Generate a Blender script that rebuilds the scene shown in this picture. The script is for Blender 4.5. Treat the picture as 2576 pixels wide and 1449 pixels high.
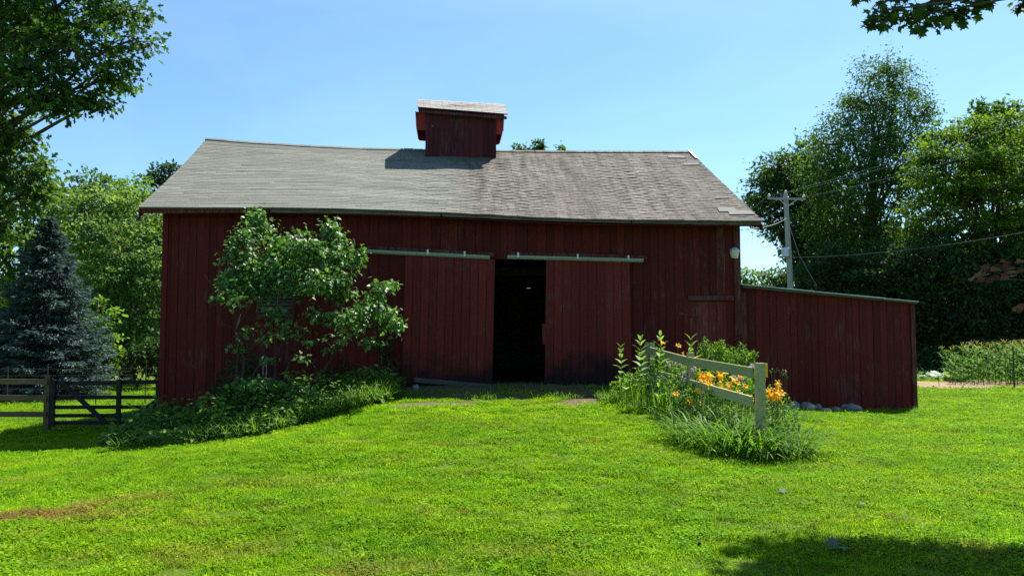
import bpy, math, random
import numpy as np
from mathutils import Vector, Matrix

for o in list(bpy.data.objects):
    bpy.data.objects.remove(o)
random.seed(7)
rng = np.random.default_rng(11)
R = math.radians
SC = bpy.context.scene
COL = SC.collection

# ------------------------------------------------------------------ camera, sky, sun, exposure
PITCH = R(3.4)
FPX = 1946.0                      # focal length in reading units (picture 2576 x 1449 units)
CX, CY = 1288.0, 724.5
CAM = np.array([0.0, 0.0, 1.6])
cam_d = bpy.data.cameras.new('camera')
cam_d.sensor_width = 36.0
cam_d.lens = 36.0 * FPX / 2576.0
cam_d.clip_start = 0.05
cam_d.clip_end = 3000
cam = bpy.data.objects.new('camera', cam_d)
COL.objects.link(cam)
cam.location = CAM
cam.rotation_euler = (R(90) + PITCH, 0, 0)
SC.camera = cam

SUN_EL, SUN_AZ = R(58), R(37)      # azimuth clockwise from +Y
world = bpy.data.worlds.new('World')
SC.world = world
world.use_nodes = True
wn = world.node_tree
bg = wn.nodes['Background']
sky = wn.nodes.new('ShaderNodeTexSky')
sky.sky_type = 'NISHITA'
sky.sun_disc = False
sky.sun_elevation = SUN_EL
sky.sun_rotation = SUN_AZ
sky.air_density = 1.0
sky.dust_density = 0.7
sky.ozone_density = 2.5
tint = wn.nodes.new('ShaderNodeMix')
tint.data_type = 'RGBA'; tint.blend_type = 'MULTIPLY'
tint.inputs[0].default_value = 1.0
tint.inputs[7].default_value = (.8, 1.06, 1.17, 1)
wn.links.new(sky.outputs[0], tint.inputs[6])
geo = wn.nodes.new('ShaderNodeTexCoord')
wmap = wn.nodes.new('ShaderNodeMapping'); wmap.inputs['Scale'].default_value = (1.2, 1.2, 4.5)
wno = wn.nodes.new('ShaderNodeTexNoise'); wno.inputs['Scale'].default_value = 1.6; wno.inputs['Detail'].default_value = 6; wno.inputs['Roughness'].default_value = .55; wno.inputs['Distortion'].default_value = .6
wrm = wn.nodes.new('ShaderNodeMapRange'); wrm.inputs[1].default_value = .42; wrm.inputs[2].default_value = .8; wrm.inputs[4].default_value = .1
wmx = wn.nodes.new('ShaderNodeMix'); wmx.data_type = 'RGBA'; wmx.inputs[7].default_value = (9.0, 10.5, 12.0, 1)
wn.links.new(geo.outputs['Generated'], wmap.inputs[0]); wn.links.new(wmap.outputs[0], wno.inputs['Vector']); wn.links.new(wno.outputs[0], wrm.inputs[0])
wn.links.new(wrm.outputs[0], wmx.inputs[0]); wn.links.new(tint.outputs[2], wmx.inputs[6])
wn.links.new(wmx.outputs[2], bg.inputs[0])
bg.inputs[1].default_value = 0.068
sd = bpy.data.lights.new('sun', 'SUN')
sd.energy = 5.0
sd.angle = R(0.53)
sd.color = (1.0, 0.955, 0.88)
sun = bpy.data.objects.new('sun', sd)
COL.objects.link(sun)
SUNV = Vector((math.cos(SUN_EL) * math.sin(SUN_AZ), math.cos(SUN_EL) * math.cos(SUN_AZ), math.sin(SUN_EL)))
sun.rotation_euler = (-SUNV).to_track_quat('-Z', 'Y').to_euler()
sun.location = (10, 10, 40)
vs = SC.view_settings
vs.view_transform = 'Standard'
vs.look = 'None'
vs.gamma = 1
vs.use_curve_mapping = False
vs.exposure = 1.3
SC.render.engine = 'CYCLES'
SC.cycles.use_denoising = False
SC.cycles.max_bounces = 6
SC.cycles.transparent_max_bounces = 4
SC.cycles.sample_clamp_indirect = 4

# ------------------------------------------------------------------ geometry helpers
def ray(px, py):
    a = (px - CX) / FPX
    b = -(py - CY) / FPX
    return np.array([a, math.cos(PITCH) - b * math.sin(PITCH), math.sin(PITCH) + b * math.cos(PITCH)])

def P(px, py, d):
    r = ray(px, py)
    return CAM + r * (d / r[1])

PHI = R(4.5)
B0 = np.array([0.0, 17.0, 0.0])
UH = np.array([math.cos(PHI), math.sin(PHI), 0.0])
VH = np.array([-math.sin(PHI), math.cos(PHI), 0.0])

def F(px, py, v=0.0):
    """picture reading -> barn coordinates (u, z) on the upright plane at depth v behind the barn front"""
    r = ray(px, py)
    t = (v - (CAM - B0) @ VH) / (r @ VH)
    p = CAM + r * t
    return float((p - B0) @ UH), float(p[2])

def toworld(u, v, z):
    p = B0 + UH * u + VH * v
    return np.array([p[0], p[1], z])

# terrain: thin plate surface through surveyed points
TP = np.array([
    (0, 0, 0), (-6, 3, -.05), (6, 3, 0), (0, 5, 0), (-4, 5, -.03), (4, 5, 0), (0, 8, .09), (0, 11, .215), (0, 14, .3), (-1.6, 14.9, .36), (0, 14.9, .37), (1.6, 14.9, .37), (0, 16, .45),
    (-1.9, 16.4, .48), (2, 16.5, .48), (-7, 13.2, -.42), (-2.1, 13.9, .31), (-4, 13.1, -.06), (-7.4, 16.3, -.42), (-5, 16.5, -.15), (-3.3, 16.6, .32),
    (-8, 12, -.42), (-12, 14, -.5), (-9.5, 17, -.5), (-10, 22, -.55), (-14, 30, -.6), (-6, 8, -.14), (-10, 8, -.2), (-2.5, 11, .16),
    (3.4, 10.5, .0), (4.2, 10.5, -.03), (3, 13, .2), (2.8, 15.5, .4), (5, 14, .02), (5.1, 17.3, .02), (9.2, 17.7, -.14), (7, 15, -.08), (7, 10, -.05),
    (10, 12, -.08), (9, 20, -.22), (12, 26, -.32), (20, 26, -.32), (14, 32, -.38), (25, 35, -.4), (12, 18, -.2), (12, 6, -.02), (0, 30, -.4),
    (-20, 40, -.7), (0, 45, -.5), (20, 45, -.5), (30, 50, -.5), (-30, 50, -.8), (-25, 10, -.4), (-25, 25, -.6), (30, 10, -.2), (0, -8, 0), (-15, -8, -.1), (15, -8, 0)], float)

def _U(r2):
    return np.where(r2 > 1e-12, r2 * np.log(np.maximum(r2, 1e-12)) * .5, 0)
_n = len(TP)
_K = _U(((TP[:, None, :2] - TP[None, :, :2]) ** 2).sum(-1)) + np.eye(_n) * 0.05
_A = np.zeros((_n + 3, _n + 3))
_A[:_n, :_n] = _K
_A[:_n, _n] = 1
_A[:_n, _n + 1:] = TP[:, :2]
_A[_n:, :_n] = _A[:_n, _n:].T
_W = np.linalg.solve(_A, np.concatenate([TP[:, 2], np.zeros(3)]))

def height(x, y):
    x = np.asarray(x, float); y = np.asarray(y, float)
    sh = x.shape
    xf, yf = x.ravel(), y.ravel()
    out = np.empty(xf.shape)
    for i in range(0, len(xf), 20000):
        X, Y = xf[i:i + 20000], yf[i:i + 20000]
        r2 = (X[:, None] - TP[None, :, 0]) ** 2 + (Y[:, None] - TP[None, :, 1]) ** 2
        h = _U(r2) @ _W[:_n] + _W[_n] + _W[_n + 1] * X + _W[_n + 2] * Y
        rr = np.sqrt(X ** 2 + (Y - 18) ** 2)
        k = np.clip((rr - 32) / 25, 0, 1)
        k = k * k * (3 - 2 * k)
        out[i:i + 20000] = np.clip(h, -1.2, .7) * (1 - k) + (-.6) * k
    return out.reshape(sh)

def hz(x, y):
    return float(height(np.array([x]), np.array([y]))[0])

def G(px, py):
    """where the line of sight of a picture reading meets the ground"""
    d = np.linspace(3, 70, 2700)
    r = ray(px, py)
    pts = CAM[None] + r[None] * (d / r[1])[:, None]
    below = pts[:, 2] < height(pts[:, 0], pts[:, 1])
    i = int(np.argmax(below)) if below.any() else len(d) - 1
    return pts[i]

class MB:
    def __init__(s):
        s.v = []; s.loops = []; s.sizes = []; s.rnd = []; s.n = 0; s.mi = []
    def add(s, verts, faces, rnd=0.5, mi=0):
        """faces: 2-D int array (all the same arity); rnd: scalar or per face"""
        verts = np.asarray(verts, float).reshape(-1, 3)
        faces = np.asarray(faces, int)
        s.v.append(verts)
        s.loops.append((faces + s.n).ravel())
        s.sizes.append(np.full(len(faces), faces.shape[1], int))
        s.rnd.append(np.broadcast_to(np.asarray(rnd, float), (len(faces),)).copy())
        s.mi.append(np.full(len(faces), mi, int))
        s.n += len(verts)
    def box(s, lo, hi, rnd=.5, mi=0):
        x0, y0, z0 = lo; x1, y1, z1 = hi
        s.hexa([(x0, y0, z0), (x1, y0, z0), (x1, y1, z0), (x0, y1, z0), (x0, y0, z1), (x1, y0, z1), (x1, y1, z1), (x0, y1, z1)], rnd, mi)
    def hexa(s, v8, rnd=.5, mi=0):
        s.add(v8, [(0, 3, 2, 1), (4, 5, 6, 7), (0, 1, 5, 4), (1, 2, 6, 5), (2, 3, 7, 6), (3, 0, 4, 7)], rnd, mi)
    def beam(s, p, q, w, h, up=(0, 0, 1), rnd=.5, mi=0):
        """bar of section w (sideways) x h (along up) from p to q"""
        p = np.asarray(p, float); q = np.asarray(q, float)
        t = q - p; t /= np.linalg.norm(t)
        sd_ = np.cross(t, np.asarray(up, float)); sd_ /= np.linalg.norm(sd_)
        u = np.cross(sd_, t)
        a, b = sd_ * w / 2, u * h / 2
        s.hexa([p - a - b, p + a - b, p + a + b, p - a + b, q - a - b, q + a - b, q + a + b, q - a + b], rnd, mi)
    def tube(s, pts, rad, sides=6, rnd=.5, caps=True, mi=0):
        pts = np.asarray(pts, float)
        n = len(pts)
        rad = np.broadcast_to(np.asarray(rad, float), (n,))
        tan = np.gradient(pts, axis=0)
        tan /= np.linalg.norm(tan, axis=1)[:, None] + 1e-9
        ref = np.where(np.abs(tan[:, 2:3]) > .9, np.array([[1., 0, 0]]), np.array([[0, 0, 1.]]))
        a = np.cross(tan, ref); a /= np.linalg.norm(a, axis=1)[:, None] + 1e-9
        b = np.cross(tan, a)
        th = np.arange(sides) * 2 * math.pi / sides
        ring = pts[:, None] + rad[:, None, None] * (np.cos(th)[None, :, None] * a[:, None] + np.sin(th)[None, :, None] * b[:, None])
        i = np.arange(n - 1)[:, None] * sides
        j = np.arange(sides)[None]; k = (j + 1) % sides
        f = np.stack([i + j, i + k, i + sides + k, i + sides + j], -1).reshape(-1, 4)
        s.add(ring.reshape(-1, 3), f, rnd, mi)
        if caps:
            base = s.n - n * sides
            for off in (0, (n - 1) * sides):
                s.loops.append(base + off + np.arange(sides))
                s.sizes.append(np.array([sides])); s.rnd.append(np.array([float(np.mean(rnd))])); s.mi.append(np.array([mi]))
    def lathe(s, prof, sides=12, c=(0, 0, 0), rnd=.5):
        s.tube([(c[0], c[1], c[2] + z + 1e-5 * i) for i, (r, z) in enumerate(prof)], [r for r, z in prof], sides, rnd)
    def mesh(s, name, mats, smooth=False):
        me = bpy.data.meshes.new(name)
        v = np.concatenate(s.v); lo = np.concatenate(s.loops); sz = np.concatenate(s.sizes)
        me.vertices.add(len(v)); me.vertices.foreach_set('co', v.astype(np.float32).ravel())
        me.loops.add(len(lo)); me.loops.foreach_set('vertex_index', lo.astype(np.int32))
        me.polygons.add(len(sz))
        st = np.concatenate([[0], np.cumsum(sz)[:-1]])
        me.polygons.foreach_set('loop_start', st.astype(np.int32))
        at = me.attributes.new('rnd', 'FLOAT', 'FACE')
        at.data.foreach_set('value', np.concatenate(s.rnd).astype(np.float32))
        if not isinstance(mats, (list, tuple)):
            mats = [mats]
        for m in mats:
            me.materials.append(m)
        me.polygons.foreach_set('material_index', np.concatenate(s.mi).astype(np.int32))
        me.polygons.foreach_set('use_smooth', np.full(len(sz), bool(smooth)))
        me.update(calc_edges=True)
        me.validate()
        return me

def link(name, data, parent=None, loc=None):
    o = bpy.data.objects.new(name, data)
    COL.objects.link(o)
    if parent is not None:
        o.parent = parent
    if loc is not None:
        o.location = loc
    return o

def tag(o, label=None, cat=None, group=None, kind=None):
    if label: o['label'] = label
    if cat: o['category'] = cat
    if group: o['group'] = group
    if kind: o['kind'] = kind
    return o

def thing(name, label, cat, loc=(0, 0, 0), rz=0.0, group=None):
    o = link(name, None, None, loc)
    o.rotation_euler = (0, 0, rz)
    o.empty_display_size = .2
    return tag(o, label, cat, group)

def part(name, mb, mat, parent=None, smooth=False, **kw):
    o = link(name, mb.mesh(name, mat, smooth), parent)
    return tag(o, **kw) if kw else o

def unit(a):
    return a / (np.linalg.norm(a, axis=-1, keepdims=True) + 1e-9)

# leaf outlines: base at the origin, tip along +Y, face up +Z
QUAD = (np.array([(0, 0, 0), (.3, .45, .07), (0, 1, -.03), (-.3, .45, .07)]), [np.array([(0, 1, 2, 3)])])
OVAL = (np.array([(0, 0, 0), (.24, .3, .05), (.2, .7, .04), (0, 1, -.06), (-.2, .7, .04), (-.24, .3, .05), (0, .35, 0), (0, .7, 0)]),
        [np.array([(1, 2, 7, 6), (4, 5, 6, 7)]), np.array([(0, 1, 6), (0, 6, 5), (2, 3, 7), (7, 3, 4)])])
HEART = (np.array([(0, .05, 0), (.3, 0, .06), (.42, .3, .08), (.22, .72, .03), (0, 1.05, -.1), (-.22, .72, .03), (-.42, .3, .08), (-.3, 0, .06), (0, .5, -.02)]),
         [np.array([(0, 1, 2, 8), (8, 2, 3, 4), (0, 8, 6, 7), (8, 4, 5, 6)])])
def star(pts):
    p = np.array([(0, .28, 0)] + [(x, y, z) for x, y, z in pts])
    k = len(pts)
    return (p, [np.array([(0, 1 + i, 1 + (i + 1) % k) for i in range(k)])])
MAPLE = star([(0, 0, 0), (.34, .02, -.04), (.24, .2, 0), (.56, .42, -.08), (.3, .5, 0), (.3, .64, .02), (.13, .62, .02), (0, 1.0, -.06), (-.13, .62, .02), (-.3, .64, .02), (-.3, .5, 0), (-.56, .42, -.08), (-.24, .2, 0), (-.34, .02, -.04)])
OAK = star([(0, 0, 0), (.2, .3, .04), (.42, .5, -.04), (.12, .55, .02), (.2, .85, -.03), (0, 1, -.05), (-.2, .85, -.03), (-.12, .55, .02), (-.42, .5, -.04), (-.2, .3, .04)])

def add_leaves(mb, pos, ydir, nrm, size, tmpl, rnd, wid=1.0):
    pos = np.asarray(pos); n = len(pos)
    if n == 0: return
    y = unit(ydir)
    x = unit(np.cross(y, nrm))
    z = np.cross(x, y)
    size = np.broadcast_to(np.asarray(size, float), (n,))[:, None, None]
    T, FS = tmpl
    k = len(T)
    v = pos[:, None] + size * (T[None, :, 0:1] * wid * x[:, None] + T[None, :, 1:2] * y[:, None] + T[None, :, 2:3] * z[:, None])
    base = mb.n
    mb.v.append(v.reshape(-1, 3)); mb.n += n * k
    off = (np.arange(n) * k)[:, None, None]
    rnd = np.broadcast_to(np.asarray(rnd, float), (n,))
    for f in FS:
        ff = (f[None] + off + base)
        m = f.shape[0]
        mb.loops.append(ff.ravel())
        mb.sizes.append(np.full(n * m, f.shape[1], int))
        mb.rnd.append(np.repeat(rnd, m))
        mb.mi.append(np.zeros(n * m, int))

def strips(mb, base, dirs, length, width, droop, rnd, segs=4, side=None, curl=0.0):
    """arching strap leaves: base (n,3), dirs (n,3) launch directions, droop = how far they bend over"""
    base = np.asarray(base); n = len(base)
    d = unit(dirs)
    L = np.broadcast_to(np.asarray(length, float), (n,)); W = np.broadcast_to(np.asarray(width, float), (n,)); D = np.broadcast_to(np.asarray(droop, float), (n,))
    hor = d.copy(); hor[:, 2] = 0
    hor = unit(hor + 1e-6)
    sidev = unit(np.cross(d, np.array([0, 0, 1.0]) + hor * .01)) if side is None else side
    t = np.linspace(0, 1, segs + 1)
    # bend angle grows along the blade
    el0 = np.arcsin(np.clip(d[:, 2], -1, 1))
    p = base.copy(); cs = [p]
    for i in range(segs):
        el = el0 - D * (t[i] + .5 / segs) ** 1.3
        step = np.cos(el)[:, None] * hor + np.sin(el)[:, None] * np.array([[0, 0, 1.0]])
        p = p + step * (L / segs)[:, None]
        cs.append(p)
    cs = np.stack(cs, 1)
    w = W[:, None] * np.array([.8, 1, .9, .6, .04] if segs == 4 else np.interp(t, [0, .3, .7, 1], [.7, 1, .8, .04]))[None] * .5
    le = cs - sidev[:, None] * w[..., None]
    ri = cs + sidev[:, None] * w[..., None]
    v = np.stack([le, ri], 2).reshape(-1, 3)
    m = 2 * (segs + 1)
    f = np.array([(2 * i, 2 * i + 1, 2 * i + 3, 2 * i + 2) for i in range(segs)])
    ff = (f[None] + (np.arange(n) * m)[:, None, None]).reshape(-1, 4)
    mb.add(v, ff, np.repeat(np.broadcast_to(np.asarray(rnd, float), (n,)), segs))

# ------------------------------------------------------------------ materials
def mat(name):
    m = bpy.data.materials.new(name)
    m.use_nodes = True
    nt = m.node_tree
    return m, nt, nt.nodes['Principled BSDF'], nt.nodes['Material Output']

def nd(nt, t, **kw):
    n = nt.nodes.new(t)
    for k, v in kw.items():
        if k.startswith('i_'):
            key = k[2:]
            n.inputs[int(key) if key.isdigit() else key].default_value = v
        else:
            setattr(n, k, v)
    return n

def ramp(nt, fac, stops):
    r = nt.nodes.new('ShaderNodeValToRGB')
    e = r.color_ramp.elements
    while len(e) < len(stops): e.new(.5)
    for el, (p, c) in zip(e, stops):
        el.position = p
        el.color = (*c, 1) if len(c) == 3 else c
    nt.links.new(fac, r.inputs[0])
    return r

def mix(nt, fac, a, b, mode='MIX'):
    n = nt.nodes.new('ShaderNodeMix')
    n.data_type = 'RGBA'; n.blend_type = mode
    for sock, v in ((n.inputs[0], fac), (n.inputs[6], a), (n.inputs[7], b)):
        if hasattr(v, 'links') or isinstance(v, bpy.types.NodeSocket): nt.links.new(v, sock)
        elif isinstance(v, (int, float)): sock.default_value = v
        else: sock.default_value = (*v, 1)
    return n.outputs[2]

def math_(nt, op, a, b=0.0, c=None):
    n = nt.nodes.new('ShaderNodeMath'); n.operation = op
    for i, v in enumerate((a, b) if c is None else (a, b, c)):
        if isinstance(v, bpy.types.NodeSocket): nt.links.new(v, n.inputs[i])
        else: n.inputs[i].default_value = v
    return n.outputs[0]

def noise(nt, vec, scale, detail=4, rough=.55, stretch=None):
    n = nd(nt, 'ShaderNodeTexNoise', i_Scale=scale, i_Detail=detail, i_Roughness=rough)
    if vec is not None:
        if stretch is not None:
            mp = nd(nt, 'ShaderNodeMapping'); mp.inputs['Scale'].default_value = stretch
            nt.links.new(vec, mp.inputs[0]); vec = mp.outputs[0]
        nt.links.new(vec, n.inputs['Vector'])
    return n.outputs[0]

def bump(nt, bsdf, h, strength=.3, dist=.01):
    b = nd(nt, 'ShaderNodeBump', i_Strength=strength, i_Distance=dist)
    nt.links.new(h, b.inputs['Height']); nt.links.new(b.outputs[0], bsdf.inputs['Normal'])

def attr(nt, name='rnd'):
    return nd(nt, 'ShaderNodeAttribute', attribute_name=name).outputs['Fac']

def leafmat(name, stops, trans=.45, rough=.5, spec=.2, src='attr', yellow=(1.25, 1.2, .55)):
    m, nt, b, out = mat(name)
    f = attr(nt) if src == 'attr' else nd(nt, 'ShaderNodeObjectInfo').outputs['Random']
    c = ramp(nt, f, stops).outputs[0]
    nt.links.new(c, b.inputs['Base Color'])
    b.inputs['Roughness'].default_value = rough + .08
    b.inputs['Specular IOR Level'].default_value = spec * .45
    tr = nd(nt, 'ShaderNodeBsdfTranslucent')
    nt.links.new(mix(nt, 1.0, c, yellow, 'MULTIPLY'), tr.inputs[0])
    ms = nd(nt, 'ShaderNodeMixShader', i_0=trans)
    nt.links.new(b.outputs[0], ms.inputs[1]); nt.links.new(tr.outputs[0], ms.inputs[2])
    nt.links.new(ms.outputs[0], out.inputs[0])
    return m

def redwood(name, base=(.1, .0095, .0072), wear=.5, mould=None, rndvar=.55, grey=(.085, .06, .055)):
    """weathered red barn paint; wear = how much grey wood shows; mould = (z0, z1) dark stain creeping up from the ground"""
    m, nt, b, out = mat(name)
    tc = nd(nt, 'ShaderNodeTexCoord').outputs['Object']
    oi = nd(nt, 'ShaderNodeObjectInfo').outputs['Random']
    off = nd(nt, 'ShaderNodeVectorMath', operation='ADD')
    nt.links.new(tc, off.inputs[0]); 
    sc = nd(nt, 'ShaderNodeCombineXYZ'); nt.links.new(math_(nt, 'MULTIPLY', oi, 37.0), sc.inputs[2])
    nt.links.new(sc.outputs[0], off.inputs[1])
    v = off.outputs[0]
    n1 = noise(nt, v, 5, 6, .65, (3.5, 3.5, .35))
    n2 = noise(nt, v, 26, 5, .7, (1.0, 1.0, .12))
    n3 = noise(nt, tc, 1.1, 3, .6)
    dark = mix(nt, math_(nt, 'MULTIPLY', n1, 1.0), tuple(x * .55 for x in base), tuple(x * 1.25 for x in base))
    val = math_(nt, 'ADD', math_(nt, 'MULTIPLY', oi, rndvar), 1 - rndvar / 2)
    hs = nd(nt, 'ShaderNodeHueSaturation'); nt.links.new(val, hs.inputs['Value']); nt.links.new(dark, hs.inputs['Color'])
    w = ramp(nt, math_(nt, 'MULTIPLY', math_(nt, 'ADD', n2, math_(nt, 'MULTIPLY', n3, .5)), 1.0), [(0.93 - .2 * wear, (0, 0, 0)), (1.02 - .1 * wear, (1, 1, 1))])
    c = mix(nt, math_(nt, 'MULTIPLY', w.outputs[0], .75), hs.outputs[0], grey)
    if mould:
        sep = nd(nt, 'ShaderNodeSeparateXYZ'); nt.links.new(tc, sep.inputs[0])
        k = math_(nt, 'ADD', sep.outputs[2], math_(nt, 'MULTIPLY', math_(nt, 'SUBTRACT', noise(nt, tc, 1.3, 5, .65), .5), 1.7))
        mr = nd(nt, 'ShaderNodeMapRange', i_1=mould[0], i_2=mould[1], i_3=1.0, i_4=0.0)
        nt.links.new(k, mr.inputs[0])
        c = mix(nt, math_(nt, 'MULTIPLY', mr.outputs[0], .9), c, (.007, .006, .006))
    nt.links.new(c, b.inputs['Base Color'])
    b.inputs['Roughness'].default_value = .78
    b.inputs['Specular IOR Level'].default_value = .2
    bump(nt, b, n2, .5, .006)
    return m

def wood(name, c1, c2, rough=.85, scale=6, stretch=(1, 1, 1), bmp=.5):
    m, nt, b, out = mat(name)
    tc = nd(nt, 'ShaderNodeTexCoord').outputs['Object']
    n1 = noise(nt, tc, scale, 6, .7, stretch)
    n2 = noise(nt, tc, scale * 5, 4, .7, stretch)
    oi = nd(nt, 'ShaderNodeObjectInfo').outputs['Random']
    c = ramp(nt, math_(nt, 'ADD', math_(nt, 'MULTIPLY', n1, .75), math_(nt, 'MULTIPLY', n2, .25)), [(.3, c1), (.7, c2)]).outputs[0]
    hs = nd(nt, 'ShaderNodeHueSaturation'); nt.links.new(math_(nt, 'ADD', math_(nt, 'MULTIPLY', oi, .3), .85), hs.inputs['Value']); nt.links.new(c, hs.inputs['Color'])
    nt.links.new(hs.outputs[0], b.inputs['Base Color'])
    b.inputs['Roughness'].default_value = rough
    b.inputs['Specular IOR Level'].default_value = .25
    bump(nt, b, n2, bmp, .005)
    return m

def plain(name, col, rough=.6, metal=0.0, var=.25, scale=8, spec=.3):
    m, nt, b, out = mat(name)
    tc = nd(nt, 'ShaderNodeTexCoord').outputs['Object']
    n = noise(nt, tc, scale, 5, .6)
    c = mix(nt, n, tuple(x * (1 - var) for x in col), tuple(min(1, x * (1 + var)) for x in col))
    nt.links.new(c, b.inputs['Base Color'])
    b.inputs['Roughness'].default_value = rough
    b.inputs['Metallic'].default_value = metal
    b.inputs['Specular IOR Level'].default_value = spec
    bump(nt, b, n, .25, .004)
    return m

M = {}
M['red'] = redwood('red_board', wear=.42)
M['red_door'] = redwood('red_door_board', base=(.155, .0175, .014), wear=.55, mould=(.7, 1.15), rndvar=.3)
M['red_worn'] = redwood('red_worn_board', base=(.1, .015, .014), wear=1.15, grey=(.15, .075, .06))
M['red_hatch'] = redwood('red_hatch_board', base=(.19, .024, .022), wear=.95, grey=(.17, .09, .075))
M['red_shed'] = redwood('red_shed_board', base=(.115, .0115, .0085), wear=.6, rndvar=.4)
M['red_cup'] = redwood('red_cupola_board', base=(.07, .012, .016), wear=.8)
M['red_hood'] = redwood('red_hood_board', base=(.34, .036, .03), wear=.2)
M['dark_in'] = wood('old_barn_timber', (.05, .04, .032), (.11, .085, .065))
M['grey_wood'] = wood('weathered_grey_wood', (.045, .04, .034), (.1, .09, .078), stretch=(.3, 4, 4))
M['fascia'] = wood('peeling_fascia', (.07, .02, .02), (.24, .19, .16), scale=3, stretch=(.8, 5, 5))
M['fence_green'] = wood('mildewed_white_paint', (.27, .255, .1), (.43, .41, .22), scale=5, stretch=(4, .5, 4), bmp=.12)
M['fence_brown'] = wood('brown_fence_wood', (.07, .046, .02), (.18, .125, .062), stretch=(.4, 3, 3))
M['gate_black'] = wood('black_stained_wood', (.006, .006, .007), (.02, .019, .02), rough=.7)
M['track'] = plain('green_metal_rail', (.24, .27, .2), .5, .0, .3, 14)
M['galv'] = plain('galvanised_metal', (.5, .52, .53), .42, .6, .2, 5)
M['pole'] = wood('grey_pole_wood', (.2, .19, .175), (.4, .385, .36), stretch=(5, 5, .4))
M['wire'] = plain('bare_wire', (.25, .25, .25), .5, .3, .1)
M['darkwire'] = plain('rusty_fence_wire', (.05, .047, .042), .6, .3, .2)
M['insul'] = plain('white_porcelain', (.7, .72, .72), .25, 0, .05)
M['lens'] = plain('yellowed_lamp_lens', (.62, .58, .4), .35, 0, .12)
M['yellow'] = plain('yellow_plastic', (.9, .5, .02), .4, 0, .05)
M['bark'] = wood('tree_bark', (.035, .028, .022), (.12, .1, .08), scale=9, stretch=(3, 3, .5))
M['bark_lilac'] = wood('lilac_bark', (.03, .022, .016), (.085, .064, .045), scale=14)
M['rock'] = plain('field_stone', (.2, .19, .185), .9, 0, .6, 5)
M['rock_tan'] = plain('tan_field_stone', (.36, .3, .21), .85, 0, .4, 5)
M['mortar'] = plain('fieldstone_footing', (.2, .19, .17), .9, 0, .4, 4)
M['leaf_dead'] = plain('dry_brown_leaf', (.09, .046, .012), .9, 0, .35, 20, .03)
M['leaf_pale'] = plain('pale_leaf_underside', (.1, .13, .09), .8, 0, .2, 20, .08)
M['white'] = plain('old_white_enamel', (.6, .58, .55), .5, 0, .25)

G3 = lambda a, b, c: [(0.0, a), (.5, b), (1.0, c)]
M['oak'] = leafmat('oak_leaf', G3((.018, .048, .01), (.05, .115, .016), (.12, .22, .025)), .45, .42, .6)
M['locust'] = leafmat('locust_leaf', G3((.05, .105, .03), (.115, .215, .06), (.24, .36, .11)), .48, .5)
M['tall'] = leafmat('cottonwood_leaf', G3((.03, .072, .015), (.065, .145, .026), (.13, .23, .045)), .45, .45, .4)
M['layer'] = leafmat('layered_tree_leaf', G3((.022, .055, .01), (.075, .165, .015), (.22, .33, .02)), .5)
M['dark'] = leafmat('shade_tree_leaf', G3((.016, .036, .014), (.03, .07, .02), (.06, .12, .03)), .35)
M['spruce'] = leafmat('spruce_needles', G3((.03, .055, .055), (.068, .112, .106), (.15, .215, .2)), .2, .6, .2, yellow=(1, 1, .9))
M['bright'] = leafmat('sapling_leaf', G3((.07, .15, .02), (.12, .24, .03), (.2, .34, .05)), .5)
M['lilac'] = leafmat('lilac_leaf', G3((.035, .1, .018), (.075, .19, .03), (.13, .28, .05)), .46, .4, 1.0)
M['lilac_o'] = leafmat('lilac_leaf_single', G3((.035, .1, .018), (.075, .19, .03), (.13, .28, .05)), .46, .4, 1.0, 'obj')
M['weed'] = leafmat('weed_leaf', G3((.018, .05, .008), (.07, .17, .022), (.19, .33, .045)), .45, .45, .4)
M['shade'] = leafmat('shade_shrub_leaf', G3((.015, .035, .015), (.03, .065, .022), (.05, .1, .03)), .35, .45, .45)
M['maple'] = leafmat('maple_leaf', G3((.025, .06, .014), (.05, .11, .018), (.09, .17, .03)), .45, .45, .4, 'attr')
M['maple_o'] = leafmat('maple_leaf_single', G3((.025, .06, .014), (.05, .11, .018), (.09, .17, .03)), .45, .45, .4, 'obj')
M['purple'] = leafmat('purple_leaf', G3((.08, .032, .024), (.14, .06, .035), (.2, .12, .045)), .4, .5, .2, 'attr', (1.5, 1.0, .7))
M['purple_o'] = leafmat('purple_leaf_single', G3((.08, .032, .024), (.14, .06, .035), (.2, .12, .045)), .4, .5, .2, 'obj', (1.5, 1.0, .7))
M['lily'] = leafmat('daylily_blade', G3((.025, .08, .008), (.075, .19, .016), (.2, .36, .03)), .46, .45, .22)
M['green'] = leafmat('garden_leaf', G3((.045, .12, .012), (.1, .225, .022), (.2, .34, .04)), .48, .45, .2)
M['milk'] = leafmat('milkweed_leaf', G3((.1, .22, .03), (.14, .28, .045), (.24, .37, .1)), .5, .45, .3, 'obj')
M['corn'] = leafmat('corn_blade', G3((.03, .08, .012), (.065, .16, .022), (.12, .24, .04)), .4, .45, .12)
M['tassel'] = leafmat('corn_tassel', G3((.3, .25, .08), (.38, .32, .1), (.45, .38, .14)), .3)
M['petal'] = leafmat('orange_petal', G3((.88, .4, .02), (.93, .53, .035), (.97, .66, .07)), .4, .5, .2, 'obj', (1.1, .95, .6))
M['bee'] = leafmat('lilac_petal', G3((.5, .36, .5), (.6, .45, .58), (.7, .58, .68)), .3, .5, .2, 'attr', (1, 1, 1))
M['stalk'] = plain('flower_stalk', (.09, .15, .04), .6, 0, .3)
M['dryseed'] = plain('dry_seed_stalk', (.25, .17, .09), .7, 0, .3)

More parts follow.
